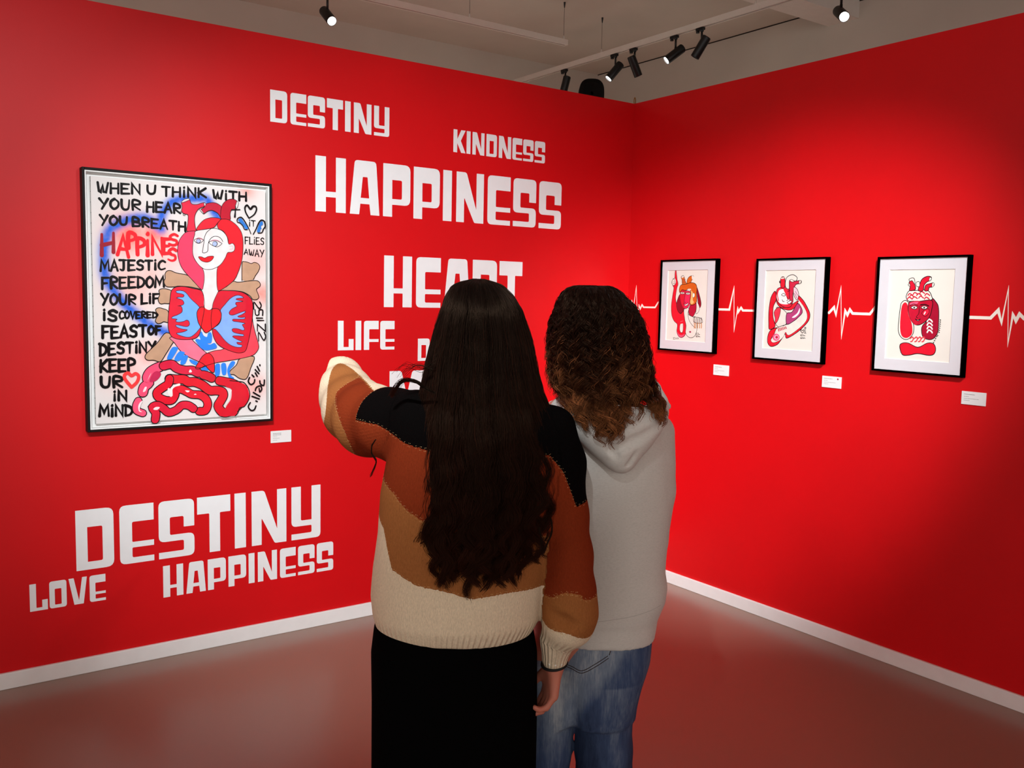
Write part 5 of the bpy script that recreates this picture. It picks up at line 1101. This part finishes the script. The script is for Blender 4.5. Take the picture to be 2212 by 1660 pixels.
# --- long dark hair
E1 = envelope([(603, 1022, 1042), (608, 998, 1064), (618, 976, 1086), (640, 964, 1108), (670, 953, 1126), (707, 941, 1137), (743, 932, 1147), (797, 920, 1158), (851, 909, 1170), (905, 896, 1192), (960, 886, 1208), (1014, 880, 1222), (1080, 880, 1216), (1140, 872, 1208), (1200, 888, 1196), (1240, 915, 1178), (1290, 950, 1150)], D1 - .02)
zt1 = HC1[2] + .128
# back surface of the head, neck and sweater under the hair
YB1 = (np.array([.80, 1.00, 1.12, 1.24, 1.31, 1.38, 1.45, zt1 + .01]), np.array([D1, D1, D1, D1, D1 + .005, D1 + .01, D1 + .015, D1 + .015]))
CROWN = np.array([.0, .006, .012, .02, .03, .04, .055, .07, .085, .10])
def crown(zt, r): return zt - CROWN[::-1], (r * np.sqrt(np.maximum(1 - (1 - CROWN / .10) ** 2, .01)))[::-1]
c1_ = crown(zt1, .116); DP1 = (np.r_[[.80, 1.00, 1.12, 1.24, 1.31, 1.38, 1.46], c1_[0]], np.r_[[.185, .180, .172, .150, .128, .118, .116], c1_[1]])
# solid mass under the strands
def hair_mass(name, env, yb, dp, ztop, zbot, sc, mat, parent, zf=None):
    zs = np.linspace(ztop, zbot, 46); ph = np.linspace(-math.pi, math.pi, 57)[:-1]; V = []
    for z in zs:
        lay = sc
        p = fall(ph, np.full(len(ph), lay), np.full(len(ph), z), env, yb, dp, None, None)
        fr = np.abs(ph) > math.pi / 2; lim = (.03 if z < HCZ - .03 else .085)
        p[fr, 1] = np.interp(z, yb[0], yb[1]) + (-np.cos(ph[fr])) * lim * (sc if z > HCZ - .03 else .5)
        V.append(p)
    V = np.concatenate(V); n = len(ph); F = [(i * n + j, i * n + (j + 1) % n, (i + 1) * n + (j + 1) % n, (i + 1) * n + j) for i in range(len(zs) - 1) for j in range(n)]
    F += [tuple(range(n))[::-1], tuple((len(zs) - 1) * n + j for j in range(n))]; return mk(name, v2w(V), F, mat, parent, smooth=True)
HCZ = HC1[2]
t = NT('dark_hair_mass'); t.set((.0022, .0012, .0010, 1), .7, .1); t.bump(t.noise(t.scale(t.obj(), (1, 1, .06)), 160, 3), .6, .003); M_MASS = t.m
hair1 = hair_mass('hair', E1, YB1, DP1, zt1 - .005, 1.00, .90, M_MASS, P1); hair1['label'] = 'waist-length dark brown hair'
def long_hair(n):
    out = []; sh = []; NL = 130; lk_phi = RNG.uniform(-1.75, 1.75, NL); lk_ph = RNG.uniform(0, 6.28, NL); lk_w = RNG.uniform(.75, 1.3, NL); lk_end = RNG.normal(0, 1, NL); lk_lay = RNG.uniform(.84, 1.03, NL)
    lk_wv = RNG.uniform(.042, .066, NL)
    for i in range(n):
        k = RNG.integers(NL); phi = lk_phi[k] + RNG.normal(0, .050); lay = lk_lay[k] + RNG.normal(0, .014); lay = min(lay, 1.03)
        base = VL(1000 + 60 * math.sin(phi), 1262 - 60 * abs(math.sin(phi)) ** 1.6, 1.88)[2]
        ze = base + .022 * lk_end[k] + abs(RNG.normal(0, .018)) + (.25 * RNG.random() if RNG.random() < .12 else 0)
        N = 34; u = np.linspace(0, 1, N); z = zt1 - .001 - (zt1 - ze) * (u ** 1.12)
        # near the crown the strand comes off the parting, so it starts on top and spreads out
        p = fall(np.full(N, phi), np.full(N, lay), z, E1, YB1, DP1, None, None)
        fr = abs(phi) > math.pi / 2
        clump = np.clip((1.22 - z) / .35, 0, 1)
        amp = (.0020 + .019 * np.clip((1.27 - z) / .30, 0, 1)) * lk_w[k]; ph = z / lk_wv[k] * 2 * math.pi * .5 + lk_ph[k]
        tl = np.array([math.cos(phi), math.sin(phi)]); s1 = np.sin(ph) * amp; s2 = np.cos(ph * .9) * amp * .55
        p[:, 0] += tl[0] * s1 + math.sin(phi) * s2; p[:, 1] += tl[1] * s1 * .6 - math.cos(phi) * np.abs(s2)
        # gather each lock towards its centre at the tips
        cx = fall(np.full(N, lk_phi[k]), np.full(N, lk_lay[k]), z, E1, YB1, DP1, None, None); g = (clump ** 1.2 * .72)[:, None]
        q = p.copy(); q[:, :2] = p[:, :2] * (1 - g) + (cx[:, :2] + (np.stack([tl[0] * s1 + math.sin(phi) * s2, tl[1] * s1 * .6 - math.cos(phi) * np.abs(s2)], 1))) * g
        q += np.cumsum(RNG.normal(0, .00045, (N, 3)), 0); out.append(q); sh.append(.25 + 1.5 * ((k * 37) % 100 / 100) ** 2)
    return out, sh
M_HAIR1 = hair_mat('dark_brown_hair', [(0, (.0030, .0017, .0013, 1)), (.35, (.0032, .0014, .0010, 1)), (.7, (.0095, .0023, .0013, 1)), (1, (.022, .0050, .0024, 1))])
cs, shd = long_hair(14000)
# stray locks: one lifted over the raised shoulder, one curling down the sleeve, fine fly-aways
def lock(pts, ds, n, spread):
    P = np.array([VL(x, y, d) for (x, y), d in zip(num(pts), ds)]); C = smooth(P, False, 6); o = []
    for _ in range(n):
        off = RNG.normal(0, spread, 3); w = np.linspace(.3, 1, len(C))[:, None]; o.append(C + off * w + np.cumsum(RNG.normal(0, .0003, C.shape), 0))
    return o
cs += lock('940,850 918,838 900,826 880,822 866,826 855,840 846,856', [1.93, 1.93, 1.93, 1.94, 1.95, 1.96, 1.97], 70, .0022)
cs += lock('812,950 804,962 803,980 812,996 808,1010 800,1028', [2.0] * 6, 16, .0010)
cs += lock('935,800 905,790 885,800 872,815', [1.96, 1.96, 1.96, 1.97], 7, .005); cs += lock('940,780 915,800 880,790 860,808', [1.96, 1.96, 1.97, 1.98], 6, .006)
cs += lock('1190,1120 1192,1150 1176,1190 1172,1200 1182,1204', [1.87] * 5, 12, .001); cs += lock('1165,1140 1170,1185 1160,1192 1150,1190', [1.87] * 4, 10, .001)
for _ in range(70):
    a = RNG.uniform(-1.4, 1.4); z = np.linspace(zt1 - .03, zt1 - .03 - RNG.uniform(.1, .3), 12); p = fall(np.full(12, a), 1.03 + .05 * np.linspace(0, 1, 12) * RNG.random() + 0 * z, z, E1, YB1, DP1, None, None); cs.append(p)
strands('hair_strands', cs, .00042, .00026, M_HAIR1, hair1, shd + [.6] * (len(cs) - len(shd)))

# --- curly hair
E2 = envelope([(617, 1268, 1312), (620, 1242, 1322), (625, 1228, 1333), (633, 1219, 1344), (645, 1212, 1355), (662, 1206, 1370), (700, 1194, 1387), (740, 1190, 1396), (790, 1190, 1404), (830, 1190, 1410), (870, 1204, 1418), (900, 1222, 1420), (940, 1240, 1395), (1010, 1256, 1340)], D2 - .01)
zt2 = H2[2]
YB2 = (np.array([1.0, 1.2, 1.3, 1.45, zt2]), np.array([D2, D2, D2 + .005, D2 + .005, D2 + .005])); c2_ = crown(zt2, .122); DP2 = (np.r_[[1.0, 1.20, 1.27, 1.33, 1.40, 1.46], c2_[0]], np.r_[[.175, .172, .160, .140, .128, .123], c2_[1]])
HCZ = HC2[2]
t = NT('brown_hair_mass'); t.set((.0032, .0013, .0009, 1), .8, .08); t.bump(t.noise(t.obj(), 70, 4), 1.0, .006); M_MASS2 = t.m
hair2 = hair_mass('hair', E2, YB2, DP2, zt2 - .016, 1.315, .84, M_MASS2, P2); hair2['label'] = 'shoulder-length curly brown hair with copper ends'
SK2 = Skin([(HOOD_A, HOOD_AX), (BACK_A, BACK_AX)])
def curly_hair(n):
    out = []; sh = []; NL = 400; lp = RNG.uniform(-1.95, 1.95, NL); ll = RNG.uniform(.82, 1.03, NL); le = RNG.uniform(0, 1, NL); lf = RNG.uniform(0, 6.28, NL); lw = RNG.uniform(.030, .050, NL); la = RNG.uniform(.0040, .0074, NL); lh = RNG.choice([-1, 1], NL); ll2 = RNG.uniform(0, 1, NL)
    pz = lambda y: VL(1300, y, 2.1)[2]
    for i in range(n):
        k = RNG.integers(NL); phi = lp[k] + RNG.normal(0, .017); lay = ll[k] + RNG.normal(0, .010)
        s_ = math.sin(phi)
        # ends: lowest a little left of the middle, higher at the right where they sit in the hood
        yend = np.interp(s_, [-1, -.75, -.35, -.1, .1, .4, .8, 1], [880, 950, 1005, 1010, 935, 900, 895, 915]); ze = pz(yend) + .115 * le[k] ** (.35 if abs(s_ + .35) < .45 else .7) + abs(RNG.normal(0, .004))
        if RNG.random() < .10: ze += .12 * RNG.random()
        N = 110; u = np.linspace(0, 1, N); z = zt2 - .002 - (zt2 - ze) * u
        p = fall(np.full(N, phi), np.full(N, lay), z, E2, YB2, DP2, None, None)
        g = np.clip((zt2 - z - .025) / .10, 0, 1); r = la[k] * (.45 + .7 * g) * (1 + .35 * u); r *= (.94 + .12 * RNG.random())
        ph = lh[k] * (zt2 - z) / lw[k] * 2 * math.pi + lf[k] + RNG.normal(0, .10)
        p[:, 0] += np.cos(phi) * r * np.cos(ph) + s_ * r * .6 * np.sin(ph); p[:, 1] += s_ * r * np.cos(ph) - np.cos(phi) * r * .7 * np.sin(ph); p[:, 2] += r * .35 * np.sin(ph + .7)
        p += np.cumsum(RNG.normal(0, .0003, (N, 3)), 0); p = SK2.lift(p, .003 + .016 * ll2[k] + .004 * math.cos(lf[k]) + r[-1] * .5 * (1 + np.sin(ph))); out.append(p); sh.append(.08 + 2.0 * ((k * 37) % 100 / 100) ** 2.4)
    for _ in range(130):                       # frizzy strays standing off the mass
        phi = RNG.uniform(-1.8, 1.8); N = 30; z0_ = RNG.uniform(1.42, zt2 - .02); z = np.linspace(z0_, z0_ - RNG.uniform(.06, .16), N); lay = 1.0 + .10 * np.linspace(0, 1, N) * RNG.random()
        p = fall(np.full(N, phi), lay, z, E2, YB2, DP2, None, None); w = RNG.uniform(.02, .05); r = RNG.uniform(.003, .010); ph = z / w * 6.28 + RNG.uniform(0, 6)
        p[:, 0] += r * np.cos(ph); p[:, 1] += r * np.sin(ph) * .6; out.append(p); sh.append(.7)
    return out, sh
M_HAIR2 = hair_mat('copper_brown_curls', [(0, (.0040, .0018, .0012, 1)), (.35, (.0085, .0030, .0018, 1)), (.62, (.018, .0052, .0024, 1)), (.82, (.050, .015, .006, 1)), (1, (.21, .070, .024, 1))], .36)
cs, shd = curly_hair(7500)
strands('hair_strands', cs, .00044, .00032, M_HAIR2, hair2, shd)
